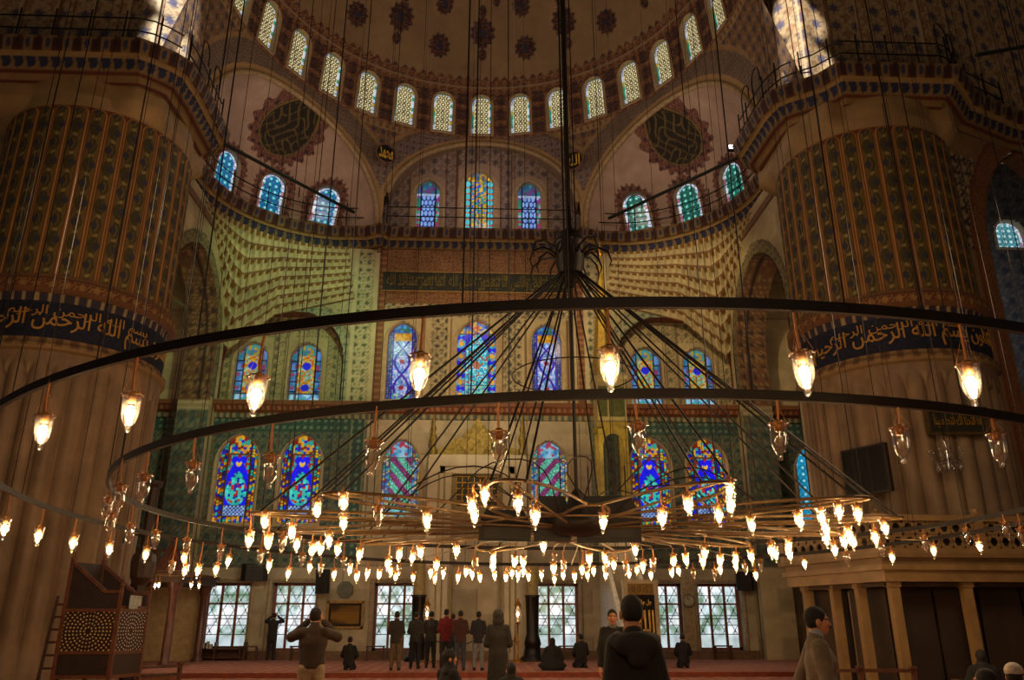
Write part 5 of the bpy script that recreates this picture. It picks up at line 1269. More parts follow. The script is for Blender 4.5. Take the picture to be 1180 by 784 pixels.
LAMPS = [
(-6.635,11.727,2.801,'1',0.507,1),(-6.747,12.864,2.807,'1',0.461,1),(-3.597,6.613,3.041,'1',0.447,1),(-2.623,5.954,3.044,'1',0.466,1),(-1.556,5.437,3.048,'1',0.48,1),(-0.401,5.072,3.096,'1',0.445,1),(0.837,4.877,3.093,'1',0.454,1),(2.105,4.872,3.079,'1',0.469,1),(3.32,5.053,3.077,'1',0.465,1),(-6.71,13.91,2.799,'1',0.433,1),(-6.546,14.924,2.787,'1',0.409,1),(-6.27,15.873,2.773,'1',0.39,1),(-6.004,16.529,2.561,'1',0.579,0),(-5.874,16.8,2.779,'1',0.351,1),(-5.844,16.86,2.532,'1',0.596,1),(-5.685,17.155,2.55,'1',0.568,1),(-5.444,17.554,2.591,'1',0.513,1),(-5.286,17.792,2.784,'1',0.312,1),(-4.627,18.625,2.751,'1',0.316,1),(-4.274,18.993,2.605,'1',0.449,1),(-3.872,19.361,2.762,'1',0.279,1),(-3.661,19.536,2.715,'1',0.32,0),(-3.371,19.759,2.631,'1',0.396,1),(-3.047,19.984,2.764,'1',0.256,1),(-2.886,20.088,2.59,'1',0.426,1),(-2.659,20.225,2.658,'1',0.353,1),(-2.384,20.379,2.647,'1',0.358,1),(-2.129,20.509,2.757,'1',0.244,1),(-2,20.571,2.617,'1',0.382,1),(-1.926,20.605,2.784,'1',0.214,0),(-1.588,20.75,2.607,'1',0.386,1),(-1.171,20.906,2.741,'1',0.246,1),(-1.06,20.943,2.597,'1',0.389,1),(-0.849,21.009,2.726,'1',0.257,1),(-0.477,21.11,2.627,'1',0.352,1),(-0.283,21.155,2.778,'1',0.2,1),(-0.128,21.188,2.717,'1',0.26,1),(0.072,21.226,2.634,'1',0.341,1),(0.449,21.283,2.681,'1',0.293,1),(0.739,21.315,2.64,'1',0.332,1),(0.896,21.328,2.77,'1',0.202,1),(1.053,21.338,2.685,'1',0.287,1),(1.187,21.344,2.814,'1',0.16,1),(1.321,21.348,2.665,'1',0.307,1),(1.657,21.349,2.708,'1',0.263,1),(1.99,21.335,2.601,'1',0.37,1),(2.215,21.319,2.708,'1',0.264,1),(2.502,21.289,2.664,'1',0.309,1),(2.833,21.242,2.705,'1',0.27,1),(2.989,21.214,2.811,'1',0.165,1),(3.29,21.154,2.702,'1',0.277,1),(3.867,21.003,2.716,'1',0.267,1),(4.061,20.942,2.819,'1',0.166,1),(4.386,20.829,2.686,'1',0.303,1),(4.872,20.629,2.719,'1',0.278,1),(5.034,20.555,2.777,'1',0.222,1),(5.358,20.393,2.686,'1',0.319,0),(5.823,20.127,2.652,'1',0.362,0),(5.941,20.053,2.77,'1',0.246,1),(6.266,19.834,2.839,'1',0.185,1),(6.451,19.7,2.771,'1',0.258,0),(6.64,19.553,2.623,'1',0.412,1),(6.757,19.459,2.836,'1',0.201,0),(7.523,18.738,2.83,'1',0.233,1),(8.74,17.055,2.844,'1',0.278,1),(9.16,16.164,2.914,'1',0.239,1),(9.491,15.152,2.911,'1',0.277,1),(-4.867,10.825,2.967,'2',0.283,0),(-5.003,11.309,2.82,'2',0.43,0),(-3.88,8.875,2.823,'2',0.427,0),(-5.177,12.382,2.803,'2',0.447,0),(-3.391,8.273,2.834,'2',0.416,0),(-2.683,7.597,2.837,'2',0.413,0),(-1.806,6.978,2.79,'2',0.46,0),(-0.869,6.512,2.827,'2',0.423,0),(0.158,6.185,2.839,'2',0.411,0),(1.238,6.019,2.875,'2',0.375,0),(2.335,6.025,2.887,'2',0.363,0),(3.399,6.198,2.906,'2',0.344,0),(4.42,6.533,2.942,'2',0.308,0),(8.699,13.078,2.991,'2',0.259,0),(8.696,12.724,2.844,'2',0.406,0),(-5.184,13.419,2.814,'2',0.436,0),(-5.035,14.455,2.797,'2',0.453,0),(-4.744,15.427,2.774,'2',0.476,0),(-4.267,16.429,2.773,'2',0.477,0),(-3.641,17.336,2.791,'2',0.459,0),(-2.901,18.115,2.759,'2',0.491,0),(1.864,19.899,2.993,'2',0.257,0),(7.605,16.695,2.796,'2',0.454,0),(8.004,15.981,2.912,'2',0.338,0),(8.379,15.039,2.945,'2',0.305,0),(8.613,14.044,2.989,'2',0.261,0),(-3.4,12.357,2.707,'A',0.398,1),(-3.157,12.194,2.968,'A',0.16,1),(-3.168,12.561,2.702,'A',0.396,1),(-2.862,12.699,2.872,'A',0.22,1),(-1.766,10.687,3.044,'A',0.16,1),(-1.998,12.221,2.952,'A',0.16,1),(-1.319,10.827,2.873,'A',0.294,0),(-0.695,11.142,2.868,'A',0.286,1),(-0.046,11.542,2.98,'A',0.16,1),(2.365,10.341,2.821,'A',0.365,1),(2.633,10.029,2.945,'A',0.253,1),(3.193,10.647,2.897,'A',0.277,1),(3.138,9.901,3.113,'A',0.16,1),(3.232,10.212,2.985,'A',0.206,1),(4.138,12.159,2.949,'A',0.165,1),(4.704,11.719,2.964,'A',0.167,1),(4.952,11.501,2.988,'A',0.16,1),(5.329,12.301,2.918,'A',0.19,1),(5.606,12.959,2.827,'A',0.254,1),(5.94,12.859,2.887,'A',0.199,1),(5.304,11.104,2.977,'A',0.179,1),(6.259,12.287,2.921,'A',0.187,1),(-3.289,13.969,2.803,'A',0.238,0),(-3.116,14.304,2.834,'A',0.193,1),(-2.454,13.653,2.834,'A',0.22,1),(-1.694,15.785,2.606,'A',0.363,1),(-1.483,15.715,2.776,'A',0.195,1),(-1.061,15.531,2.795,'A',0.184,1),(-0.385,15.163,2.798,'A',0.195,1),(0.317,16.741,2.625,'A',0.306,1),(2.214,16.271,2.732,'A',0.217,1),(2.604,16.71,2.595,'A',0.337,0),(2.78,16.791,2.669,'A',0.26,1),(3.019,16.653,2.592,'A',0.341,0),(2.87,14.871,2.801,'A',0.204,1),(4.028,14.458,2.711,'A',0.311,1),(5.042,15.92,2.715,'A',0.248,1),(5.207,14.379,2.753,'A',0.272,1),(5.54,14.411,2.832,'A',0.192,1),(6.362,14.404,2.774,'A',0.25,1),(1.767,11.417,2.889,'B',0.254,1),(1.149,14.338,2.809,'B',0.217,1),(-2.219,11.246,3.026,'C',0.16,1),(-0.075,10.159,2.926,'C',0.268,1),(0.086,10.119,3.073,'C',0.16,1),(0.497,10.039,2.956,'C',0.243,1),(0.71,10.009,2.783,'C',0.416,1),(4.933,10.874,2.981,'C',0.184,1),(6.406,12.931,2.841,'C',0.241,1),(-2.888,14.544,2.754,'C',0.265,1),(-2.785,14.711,2.783,'C',0.229,1),(-2.534,15.036,2.796,'C',0.203,1),(-2.186,15.381,2.732,'C',0.253,1),(-1.256,16.001,2.734,'C',0.225,1),(-0.794,16.208,2.604,'C',0.348,1),(-0.051,16.446,2.638,'C',0.304,0),(0.312,16.526,2.762,'C',0.177,1),(0.749,16.595,2.7,'C',0.236,1),(0.925,16.615,2.686,'C',0.25,1),(1.539,16.646,2.571,'C',0.363,1),(1.75,16.646,2.606,'C',0.329,0),(2.115,16.628,2.555,'C',0.38,1),(2.573,16.578,2.772,'C',0.165,1),(3.312,16.43,2.613,'C',0.33,1),(3.511,16.375,2.626,'C',0.319,0),(3.888,16.248,2.702,'C',0.248,1),(4.126,16.155,2.713,'C',0.241,1),(4.417,16.021,2.688,'C',0.271,1),(4.713,15.861,2.678,'C',0.288,1),(5.221,15.518,2.735,'C',0.244,1),(5.58,15.201,2.759,'C',0.233,1),(5.766,14.999,2.744,'C',0.256,1),(6.346,13.941,2.881,'C',0.161,1),(6.397,13.723,2.861,'C',0.19,1),]
# ------------------------------------------------------------------ the great ring chandelier
CX, CY = 1.6, 13.1
R1 = (1.5, 13.1, 8.25); R2 = (1.75, 12.95, 6.95)
def in_z(y): return 3.2-.04*(y-10)
def r1(t): y = R1[1]+R1[2]*math.sin(t); return (R1[0]+R1[2]*math.cos(t), y, 3.26-.035*(y-13.1))
def r2(t): return (R2[0]+R2[2]*math.cos(t), R2[1]+R2[2]*math.sin(t), 3.25)
PHI = math.radians(226)
def el(s, p, dz=0.): y = 13.3+3.6*s*math.sin(p); return (1.6+5.2*s*math.cos(p), y, in_z(y)+dz)
def sA(p): return .75+.25*math.cos(12*(p-PHI))
def sB(p): return .42-.12*math.cos(12*(p-PHI))
BAR = M('ring_iron', '#1c120b', .55, .4, var=.25); BAR2 = M('ring_bronze', '#6a5230', .5, .35, var=.3)
ch = empty('ring_chandelier', (CX, CY, 3.1)); tag(ch, 'huge wrought iron ring chandelier hanging low across the whole hall', 'chandelier')
def cp(p): return (p[0]-CX, p[1]-CY, p[2]-3.1)
def cbuild(m, name, mat, smooth=False):
    m.v = [cp(v) for v in m.v]; return m.build(name, mat, ch, smooth)
def flat_ring(f, c, w, h, name, mat, n=180):
    V = []; F = []
    for i in range(n):
        t = 2*PI*i/n; x, y, z = f(t)
        for dr, dz in ((-w/2, -h/2), (w/2, -h/2), (w/2, h/2), (-w/2, h/2)): V.append((x+dr*math.cos(t), y+dr*math.sin(t), z+dz))
    for i in range(n):
        j = (i+1) % n
        for k in range(4): F.append((i*4+k, i*4+(k+1) % 4, j*4+(k+1) % 4, j*4+k))
    m = MB(); m.add(V, F); return cbuild(m, name, mat)
flat_ring(r1, R1, .04, .075, 'outer_ring', BAR); flat_ring(r2, R2, .04, .08, 'second_ring', BAR)
m = MB(); m.tube([el(sA(2*PI*i/480), 2*PI*i/480) for i in range(480)], .024, 6, closed=True); cbuild(m, 'petal_ring', BAR2, True)
m = MB(); m.tube([el(sB(2*PI*i/240), 2*PI*i/240, -.02) for i in range(240)], .022, 6, closed=True); cbuild(m, 'inner_petal_ring', BAR2, True)
for s_ in (.3,):
    m = MB(); m.tube([el(s_, 2*PI*i/96, -.03) for i in range(96)], .018, 6, closed=True); cbuild(m, 'inner_ring', BAR2, True)
for k in range(12):                                  # radial bars from the centre to the petal tips
    t = PHI+2*PI*k/12; m = MB(); m.tube([el(.06, t, -.06), el(.99, t, 0)], .018, 5); cbuild(m, 'spoke', BAR2)
for k in range(24):                                  # rods carrying the far halves of the two large rings
    t = PHI+2*PI*(k+.5)/24
    if math.sin(t) < .25 or k % 2: continue
    m = MB(); m.tube([el(.5, t), r1(t)], .014, 5); cbuild(m, 'tie_rod', BAR2)
for k in range(12):                                  # thin scrolled ribs above the centre
    t = 2*PI*k/12; m = MB(); m.tube([el(.1+.55*q/12, t+.12*math.sin(q*.5), .8*math.sin(PI*q/12)) for q in range(13)], .011, 5); cbuild(m, 'scrolled_rib', BAR)
m = MB(); m.lathe([(.0, 2.86), (.3, 2.9), (.42, 3.0), (.42, 3.14), (.2, 3.22), (.12, 3.5), (.05, 3.6)], (CX, CY, 0), 20); cbuild(m, 'centre_boss', BAR, True)
HZ = 7.75
m = MB(); m.lathe([(.05, -.55), (.12, -.45), (.2, -.3), (.26, -.1), (.27, .25), (.3, .3), (.3, .36), (.24, .4), (.24, .5), (.06, .62), (.03, 1.2)], (CX, CY, HZ), 18); cbuild(m, 'hub', BAR, True)
for k in range(14):
    t = 2*PI*k/14+.2; s = .55+.14*(k % 3)
    m = MB(); m.tube([(CX+r*math.cos(t), CY+r*math.sin(t), HZ+z) for r, z in [(.2, .02), (.36, .16), (s*.75, .2), (s, .1), (s+.06, -.08), (s+.02, -.2)]], [.02, .022, .022, .02, .016, .008], 6); cbuild(m, 'hook', BAR, True)
for k in range(12):
    t = PHI+2*PI*k/12
    for s in (-.045, .045):
        m = MB(); m.tube([(CX+.17*math.cos(t+s*4), CY+.17*math.sin(t+s*4), HZ-.25), el(.98, t+s)], .017, 5); cbuild(m, 'hanging_rod', BAR)
m = MB(); m.tube([(CX+1.05*math.cos(2*PI*i/40), CY+1.05*math.sin(2*PI*i/40), 5.55) for i in range(40)], .012, 5, closed=True); cbuild(m, 'rod_tie_ring', BAR)
m = MB(); m.tube([(CX, CY, HZ-.4), (CX, CY, 3.4)], .03, 6); cbuild(m, 'centre_rod', BAR)
m = MB(); m.tube([(CX, CY, HZ+1.1), (CX, CY, 33)], .045, 6); m.tube([(CX+.12, CY, HZ+.5), (CX+.1, CY, 33)], .012, 5); cbuild(m, 'main_cable', BAR)
for fn, n, ph, rr in ((r1, 40, .07, .0065), (r2, 30, .2, .0065), (lambda t: el(.97, PHI+round((t-PHI)/(PI/6))*PI/6), 12, .1, .008)):
    for k in range(n):
        t = 2*PI*k/n+ph+random.uniform(-.06, .06); x, y, z = fn(t); m = MB(); m.tube([(x, y, z), (x+random.uniform(-.1, .1), y+random.uniform(-.1, .1), 31)], rr, 4); cbuild(m, 'suspension_cable', BAR)
for x0, w, h, dp, z, rz, lb in ((.4, .86, .5, .7, 3.05, .12, 'dark trapezoid loudspeaker hung left in the middle of the ring chandelier'), (1.22, .6, .74, .6, 3.17, .0, 'dark upright loudspeaker hung in the middle of the ring chandelier'), (2.2, 1.05, .76, .7, 3.16, -.15, 'wide dark loudspeaker hung right in the middle of the ring chandelier')):
    s = empty('hanging_loudspeaker', (x0, CY+.55, z), rz); tag(s, lb, 'loudspeaker')
    m = MB(); q = [(-w/2, -h/2), (w/2, -h/2), (w*.5, h*.1), (w*.36, h/2), (-w*.36, h/2), (-w*.5, h*.1)]; V = [(x, -dp/2, zz) for x, zz in q]+[(x*.8, dp/2, zz*.8) for x, zz in q]
    m.add(V, [tuple(range(6)), tuple(range(11, 5, -1))]+[(i, 6+i, 6+(i+1) % 6, (i+1) % 6) for i in range(6)]); m.build('cabinet', M('speaker_black', '#120f0d', .6), s)
    m = MB(); m.box((0, -dp/2-.01, -.03), (w*.78, .02, h*.66)); m.build('grille', M('speaker_grille', '#241d18'), s)
    m = MB(); m.tube([(-w*.3, 0, h*.45), (-w*.3, 0, h*.45+.6)], .012, 5); m.tube([(w*.3, 0, h*.45), (w*.3, 0, h*.45+.6)], .012, 5); m.build('hanger', IRON, s)
# ------------------------------------------------------------------ the glass lamps
LGLASS = Mglass('lamp_glass'); LIT = Mglow('filament', BULB, (1., .66, .32)); UNLIT = M('frosted_bulb', '#9a8a74', .3, var=.1); CORD = M('amber_cord', '#b0713a', .6, var=.2)
def proto(lit):
    r = empty('glass_lamp'); m = MB()
    m.lathe([(.05, .128), (.082, .13), (.085, .122), (.066, .112), (.066, .05), (.063, -.02), (.045, -.08), (.016, -.115), (.024, -.133), (.017, -.153), (.001, -.16)], (0, 0, 0), 12); m.build('cup', LGLASS, r, smooth=True)
    m = MB(); m.lathe([(.0, .165), (.03, .16), (.036, .12), (.03, .07), (.0, .065)], (0, 0, 0), 8); m.lathe([(.08, .122), (.084, .127), (.08, .133)], (0, 0, 0), 14); c = m.build('collar', BRASS, r, smooth=True)
    m = MB(); m.sphere((0, 0, .0), (.034, .034, .046), 8, 6); m.build('bulb', LIT if lit else UNLIT, r, smooth=True)
    m = MB()
    m.tube([(.012*math.sin(t*3), 0, t) for t in (0, .25, .5, .75, 1.)], .0105, 5)
    for a in (0, 2.1, 4.2): m.tube([(.078*math.cos(a), .078*math.sin(a), 0), (.01*math.cos(a), .01*math.sin(a), .55)], .002, 3)
    m.build('cord', CORD, c); return r
def clone(src):
    o = src.copy(); COL.objects.link(o)
    for c_ in src.children:
        d_ = c_.copy(); COL.objects.link(d_); d_.parent = o
        for e_ in c_.children:
            f_ = e_.copy(); COL.objects.link(f_); f_.parent = d_
    return o
def cord_of(o): return [e for c_ in o.children for e in c_.children if e.name.startswith('cord')][0]
PRO = {1: proto(1), 0: proto(0)}; USED = {0: 0, 1: 0}
def ordinal(n):
    tens = {2: 'twenty', 3: 'thirty', 4: 'forty', 5: 'fifty', 6: 'sixty'}
    if n <= 20: return ORD[n-1]
    t, u = divmod(n, 10); return tens[t]+'-'+ORD[u-1] if u else {'twenty': 'twentieth', 'thirty': 'thirtieth', 'forty': 'fortieth', 'fifty': 'fiftieth', 'sixty': 'sixtieth'}[tens[t]]
RN = {'1': 'outermost ring', '2': 'second ring', 'A': 'petal-shaped ring', 'B': 'innermost petal ring', 'C': 'petal-tip brackets'}
cnt = {}; BK = 0
for x, y, z, R, hang, lit in LAMPS:
    side = 'far' if y > CY else 'near'; key = (R, side); cnt[key] = cnt.get(key, 0)+1
    if USED[lit] == 0: USED[lit] = 1; o = PRO[lit]
    else: o = clone(PRO[lit])
    o.location = (x, y, z); o.rotation_euler = (random.uniform(-.06, .06), random.uniform(-.06, .06), random.uniform(0, 6))
    cd = cord_of(o); cd.location = (0, 0, .15); cd.scale = (1, 1, max(.05, hang-.15))
    tag(o, '%s glass cup lamp, %s from left on %s half of the chandelier\'s %s' % ('lit' if lit else 'unlit', ordinal(cnt[key]), side, RN[R]), 'lamp', 'glass cup lamps of the ring chandelier')
    if R == 'C':
        p = math.atan2((y-13.3)/3.6, (x-1.6)/5.2); m = MB(); zt = z+hang
        m.tube([(x, y, zt), (x+(1.6-x)*.03, y+(13.3-y)*.03, zt+.05), el(min(sA(p), .9), p)], .012, 5); cbuild(m, 'bracket', BAR2)
# small lamps under the far left gallery, on a hoop of their own
hp = empty('small_hoop_chandelier', (-10.2, 29., 2.75)); tag(hp, 'small hoop of lamps hanging in front of the low gallery, far left', 'chandelier')
m = MB(); m.tube([(.75*math.cos(2*PI*i/40), .75*math.sin(2*PI*i/40), .35) for i in range(40)], .02, 5, closed=True); m.build('hoop', BAR2, hp)
m = MB()
for k in range(3): m.tube([(.75*math.cos(2.1*k), .75*math.sin(2.1*k), .35), (0, 0, 1.6)], .008, 4)
m.tube([(0, 0, 1.6), (0, 0, 6.5)], .01, 4); m.build('chain', IRON, hp)
for i, a in enumerate((3.3, 4.1, 5.6, 6.1)):
    o = clone(PRO[1]); o.location = (-10.2+.75*math.cos(a), 29+.75*math.sin(a), 2.75); o.scale = (.9, .9, .9); cord_of(o).scale = (1, 1, .2)
    tag(o, 'lit glass cup lamp, %s from left on the small hoop by the low gallery' % ORD[i], 'lamp', 'lamps on the small hoop')
# ------------------------------------------------------------------ people: smooth-blended bodies polygonised with surface nets
def sdf_prim(p, G):
    k = p[0]
    if k == 'rc':                                   # tapered limb a -> b
        a = np.array(p[1]); b = np.array(p[2]); ra, rb = p[3], p[4]; sc = np.array(p[5]) if len(p) > 5 else None
        q = G-a; d = b-a
        t = np.clip((q @ d)/(d @ d+1e-12), 0, 1); v = q-t[..., None]*d
        if sc is not None: v = v/sc
        return np.linalg.norm(v, axis=-1)-(ra+(rb-ra)*t)
    c = np.array(p[1]); r = np.array(p[2]); q = G-c
    if len(p) > 3 and p[3] is not None: q = q @ np.array(p[3])
    k0 = np.linalg.norm(q/r, axis=-1); k1 = np.linalg.norm(q/(r*r), axis=-1)+1e-9
    return k0*(k0-1)/k1
def sdf_mesh(prims, vox, k=.03, cut=None):
    lo = np.full(3, 9e9); hi = -lo
    for p in prims:
        if p[0] == 'rc':
            for c, r in ((p[1], p[3]), (p[2], p[4])):
                q = r*(max(p[5]) if len(p) > 5 else 1); lo = np.minimum(lo, np.array(c)-q); hi = np.maximum(hi, np.array(c)+q)
        else: lo = np.minimum(lo, np.array(p[1])-max(p[2])); hi = np.maximum(hi, np.array(p[1])+max(p[2]))
    lo -= vox*3; hi += vox*3; n = np.ceil((hi-lo)/vox).astype(int)+1
    ax = [lo[i]+vox*np.arange(n[i]) for i in range(3)]; G = np.stack(np.meshgrid(*ax, indexing='ij'), -1)
    D = None
    for p in prims:
        d = sdf_prim(p, G)
        if D is None: D = d
        else: h = np.clip(.5+.5*(D-d)/k, 0, 1); D = D*(1-h)+d*h-k*h*(1-h)
    for p in (cut or []): D = np.maximum(D, -sdf_prim(p, G))
    S = D < 0
    c8 = sum(S[i:n[0]-1+i, j:n[1]-1+j, l:n[2]-1+l].astype(int) for i in (0, 1) for j in (0, 1) for l in (0, 1))
    act = (c8 > 0) & (c8 < 8); I = np.argwhere(act); idx = np.full(act.shape, -1); idx[act] = np.arange(len(I))
    acc = np.zeros((len(I), 3)); num = np.zeros(len(I)); cor = [(i, j, l) for i in (0, 1) for j in (0, 1) for l in (0, 1)]
    for a in cor:
        for b in cor:
            if sum(b)-sum(a) == 1 and all(q >= w for q, w in zip(b, a)):
                da = D[I[:, 0]+a[0], I[:, 1]+a[1], I[:, 2]+a[2]]; db = D[I[:, 0]+b[0], I[:, 1]+b[1], I[:, 2]+b[2]]
                m = (da < 0) != (db < 0); t = np.where(m, da/(da-db+1e-12), 0)
                acc += np.where(m[:, None], np.array(a)+t[:, None]*(np.array(b)-np.array(a)), 0); num += m
    V = lo+(I+acc/num[:, None])*vox
    Fs = []
    for axis in range(3):
        sl0 = [slice(1, -1)]*3; s0 = S.copy(); u, v = [q for q in range(3) if q != axis]
        E = np.argwhere(np.take(S, range(0, n[axis]-1), axis) != np.take(S, range(1, n[axis]), axis))
        E = E[(E[:, u] > 0) & (E[:, v] > 0) & (E[:, u] < n[u]-1) & (E[:, v] < n[v]-1)]
        def at(du, dv): q = E.copy(); q[:, u] -= du; q[:, v] -= dv; return idx[q[:, 0], q[:, 1], q[:, 2]]
        f = np.stack([at(1, 1), at(0, 1), at(0, 0), at(1, 0)], 1); pos = S[E[:, 0], E[:, 1], E[:, 2]]
        if axis == 1: pos = ~pos
        f[~pos] = f[~pos][:, ::-1]; Fs.append(f)
    return V, np.concatenate(Fs)
SKIN = lin('#b07a58')
def head_prims():
    P = [('el', (0, -.012, .035), (.076, .096, .092)), ('el', (0, .02, -.03), (.062, .074, .088)), ('el', (0, .048, -.085), (.036, .036, .028)),
         ('rc', (0, .086, .022), (0, .106, -.022), .009, .014), ('rc', (-.045, .078, .03), (.045, .078, .03), .012, .012),
         ('rc', (-.022, .09, -.058), (.022, .09, -.058), .009, .009), ('el', (.04, .062, -.02), (.026, .024, .028)), ('el', (-.04, .062, -.02), (.026, .024, .028))]
    for s in (-1, 1): P += [('el', (s*.081, -.008, -.01), (.014, .024, .036))]
    return P
_hv, _hf = sdf_mesh(head_prims(), .0065, .014)
def head_cols(V):
    C = np.broadcast_to(SKIN, V.shape).copy(); x, y, z = V.T
    C[(abs(x) < .024) & (abs(z+.058) < .009) & (y > .08)] = lin('#8a4a40')
    for s in (-1, 1):
        C[(np.hypot((x-s*.032)/.016, (z-.006)/.007) < 1) & (y > .05)] = lin('#d8d0c4'); C[(np.hypot(x-s*.032, z-.006) < .0075) & (y > .05)] = lin('#1a100c')
        C[(abs(x-s*.033) < .022) & (abs(z-.03+abs(abs(x)-.03)*.25) < .006) & (y > .05)] = lin('#1c120c')
    return C
_hc = head_cols(_hv)
_hair = sdf_mesh([('el', (0, -.02, .042), (.083, .1, .098)), ('el', (0, -.045, -.005), (.071, .06, .062))], .008, .02, [('el', (0, .085, -.045), (.082, .085, .095)), ('el', (0, .05, -.12), (.12, .09, .08))])
_hairthin = sdf_mesh([('el', (0, -.026, .034), (.083, .092, .09)), ('el', (0, -.05, -.02), (.074, .06, .07))], .008, .02, [('el', (0, .085, -.03), (.085, .09, .11)), ('el', (0, .05, -.12), (.12, .09, .08))])
_hood = sdf_mesh([('el', (0, -.02, .03), (.112, .122, .125)), ('el', (0, -.03, -.09), (.12, .11, .11))], .01, .04, [('el', (0, .12, -.02), (.078, .1, .1))])
_cap = sdf_mesh([('el', (0, -.018, .055), (.09, .104, .09))], .008, .02, [('el', (0, .0, -.045), (.2, .2, .085))])
_scarf = sdf_mesh([('el', (0, -.016, .035), (.093, .112, .108)), ('el', (0, -.01, -.1), (.095, .09, .09)), ('el', (0, -.02, -.19), (.15, .11, .08))], .01, .05, [('el', (0, .105, -.025), (.06, .07, .078))])
def hand_geo(s):
    """palm along -z from the wrist, thumb towards +y (forwards), palm facing -s*x; s=+1 right hand"""
    P = [('rc', (0, 0, 0), (0, .0, -.03), .025, .03, (.72, 1.1, 1)), ('rc', (0, 0, -.03), (0, 0, -.085), .03, .031, (.5, 1.3, 1))]
    for y, l in ((.03, .072), (.01, .08), (-.011, .075), (-.031, .058)):
        a = (0, y, -.09); b = (-s*.012, y*1.05, -.09-l*.5); c = (-s*.034, y*1.05, -.09-l*.88); P += [('rc', a, b, .0095, .009), ('rc', b, c, .009, .0075)]
    P += [('rc', (-s*.004, .028, -.028), (-s*.016, .058, -.06), .013, .011), ('rc', (-s*.016, .058, -.06), (-s*.024, .066, -.092), .011, .0085)]
    return sdf_mesh(P, .0055, .006)
_hand = {-1: hand_geo(-1), 1: hand_geo(1)}
def rot_to(d, up=(0, 1, 0)):
    """rotation taking -z to d, +y towards up"""
    z = -Vector(d).normalized(); y = Vector(up); y = (y-z*y.dot(z)); y = y.normalized() if y.length > .05 else z.orthogonal().normalized(); x = y.cross(z)
    return np.array([[x[i], y[i], z[i]] for i in range(3)])
SKINM = None
def person(loc, rz, label, jacket, trousers=None, pose='stand', hair='short', hairc='#15100d', scale=1., arms=None, skin=1., head_yaw=0., head_pitch=0., wf=.92, shoes='#15110f', vox=.02, extra=None, collar=None, lean=0.):
    r = None
    sit = pose == 'cloak_sit'; kneel = pose in ('kneel', 'sit')
    ph = .11 if sit else .22 if pose == 'sit' else .36 if kneel else .93            # pelvis height
    dz = ph-.93
    sway = lean
    pel = (0, 0, ph); ch = (0, sway*.4+.02, ph+.36); nk = (0, sway+.0, ph+.56); hd = np.array((0, sway*1.15+.035, ph+.70))
    sh = {s: np.array((s*.17, sway*.8, ph+.485)) for s in (-1, 1)}
    if sit: kn = {s: np.array((s*.36, .26, .13)) for s in (-1, 1)}; an = {s: np.array((-s*.06, .34, .07)) for s in (-1, 1)}; hp_ = {s: np.array((s*.1, .02, .13)) for s in (-1, 1)}
    elif kneel: kn = {s: np.array((s*.13, .34, .07)) for s in (-1, 1)}; an = {s: np.array((s*.1, -.1, .09)) for s in (-1, 1)}; hp_ = {s: np.array((s*.1, .0, ph)) for s in (-1, 1)}
    elif pose == 'walk': kn = {-1: np.array((-.09, .17, .5)), 1: np.array((.09, -.02, .48))}; an = {-1: np.array((-.09, .2, .09)), 1: np.array((.09, -.3, .14))}; hp_ = {s: np.array((s*.09, 0, .9)) for s in (-1, 1)}
    else: kn = {s: np.array((s*.105, .03, .5)) for s in (-1, 1)}; an = {s: np.array((s*.12, -.02, .09)) for s in (-1, 1)}; hp_ = {s: np.array((s*.09, 0, .9)) for s in (-1, 1)}
    AR = dict(pray={s: ((s*.24, .02, ph+.2), (s*.07, .24, ph+.24)) for s in (-1, 1)}, side={s: ((s*.25, -.03, ph+.19), (s*.27, .06, ph-.06)) for s in (-1, 1)},
              head={s: ((s*.36, .2, ph+.52), (s*.12, .17, ph+.72)) for s in (-1, 1)}, camera={s: ((s*.36, .16, ph+.42), (s*.1, .22, ph+.66)) for s in (-1, 1)},
              lap={s: ((s*.27, .1, ph+.22), (s*.14, .3, ph+.1)) for s in (-1, 1)}, walk={-1: ((-.26, -.12, ph+.2), (-.26, -.02, ph-.03)), 1: ((.26, .02, ph+.2), (.24, .2, ph+.0))})[arms or ('lap' if sit or kneel else 'pray')]
    sh = {s: sh[s]*np.array((wf, 1, 1)) for s in sh}; AR = {s: [(q[0]*wf, q[1], q[2]) for q in AR[s]] for s in AR}
    el = {s: np.array(AR[s][0]) for s in (-1, 1)}; wr = {s: np.array(AR[s][1]) for s in (-1, 1)}
    # body surface
    B = [('rc', pel, ch, .125, .135, (1.15, .8, 1)), ('rc', ch, nk, .14, .06, (1.2, .8, 1)), ('rc', nk, tuple(hd+np.array((0, -.03, -.06))), .055, .052)]
    for s in (-1, 1):
        B += [('rc', sh[s], el[s], .055, .043), ('rc', el[s], wr[s]-(wr[s]-el[s])*.02, .042, .028), ('rc', hp_[s], kn[s], .085, .058), ('rc', kn[s], an[s], .055, .038)]
        fd = np.array((s*.03, .17, -.05)) if not (kneel or sit) else np.array((0, -.12, -.04)) if kneel else np.array((-s*.12, .03, -.02))
        B += [('rc', an[s]+np.array((0, -.03, -.045)), an[s]+fd, .035, .028)]
    V, F = sdf_mesh(B, vox, .03); Vs = [V]; Fs = [F]; Cs = [np.broadcast_to(SKIN*skin, V.shape)]; b = len(V)
    cy_, sy_ = math.cos(head_yaw), math.sin(head_yaw); cpp, spp = math.cos(head_pitch), math.sin(head_pitch)
    HR = np.array([[cy_, -sy_, 0], [sy_, cy_, 0], [0, 0, 1]]) @ np.array([[1, 0, 0], [0, cpp, -spp], [0, spp, cpp]])
    put = lambda g: g @ HR.T+hd
    Vs.append(put(_hv)); Fs.append(_hf+b); Cs.append(_hc*skin); b += len(_hv)
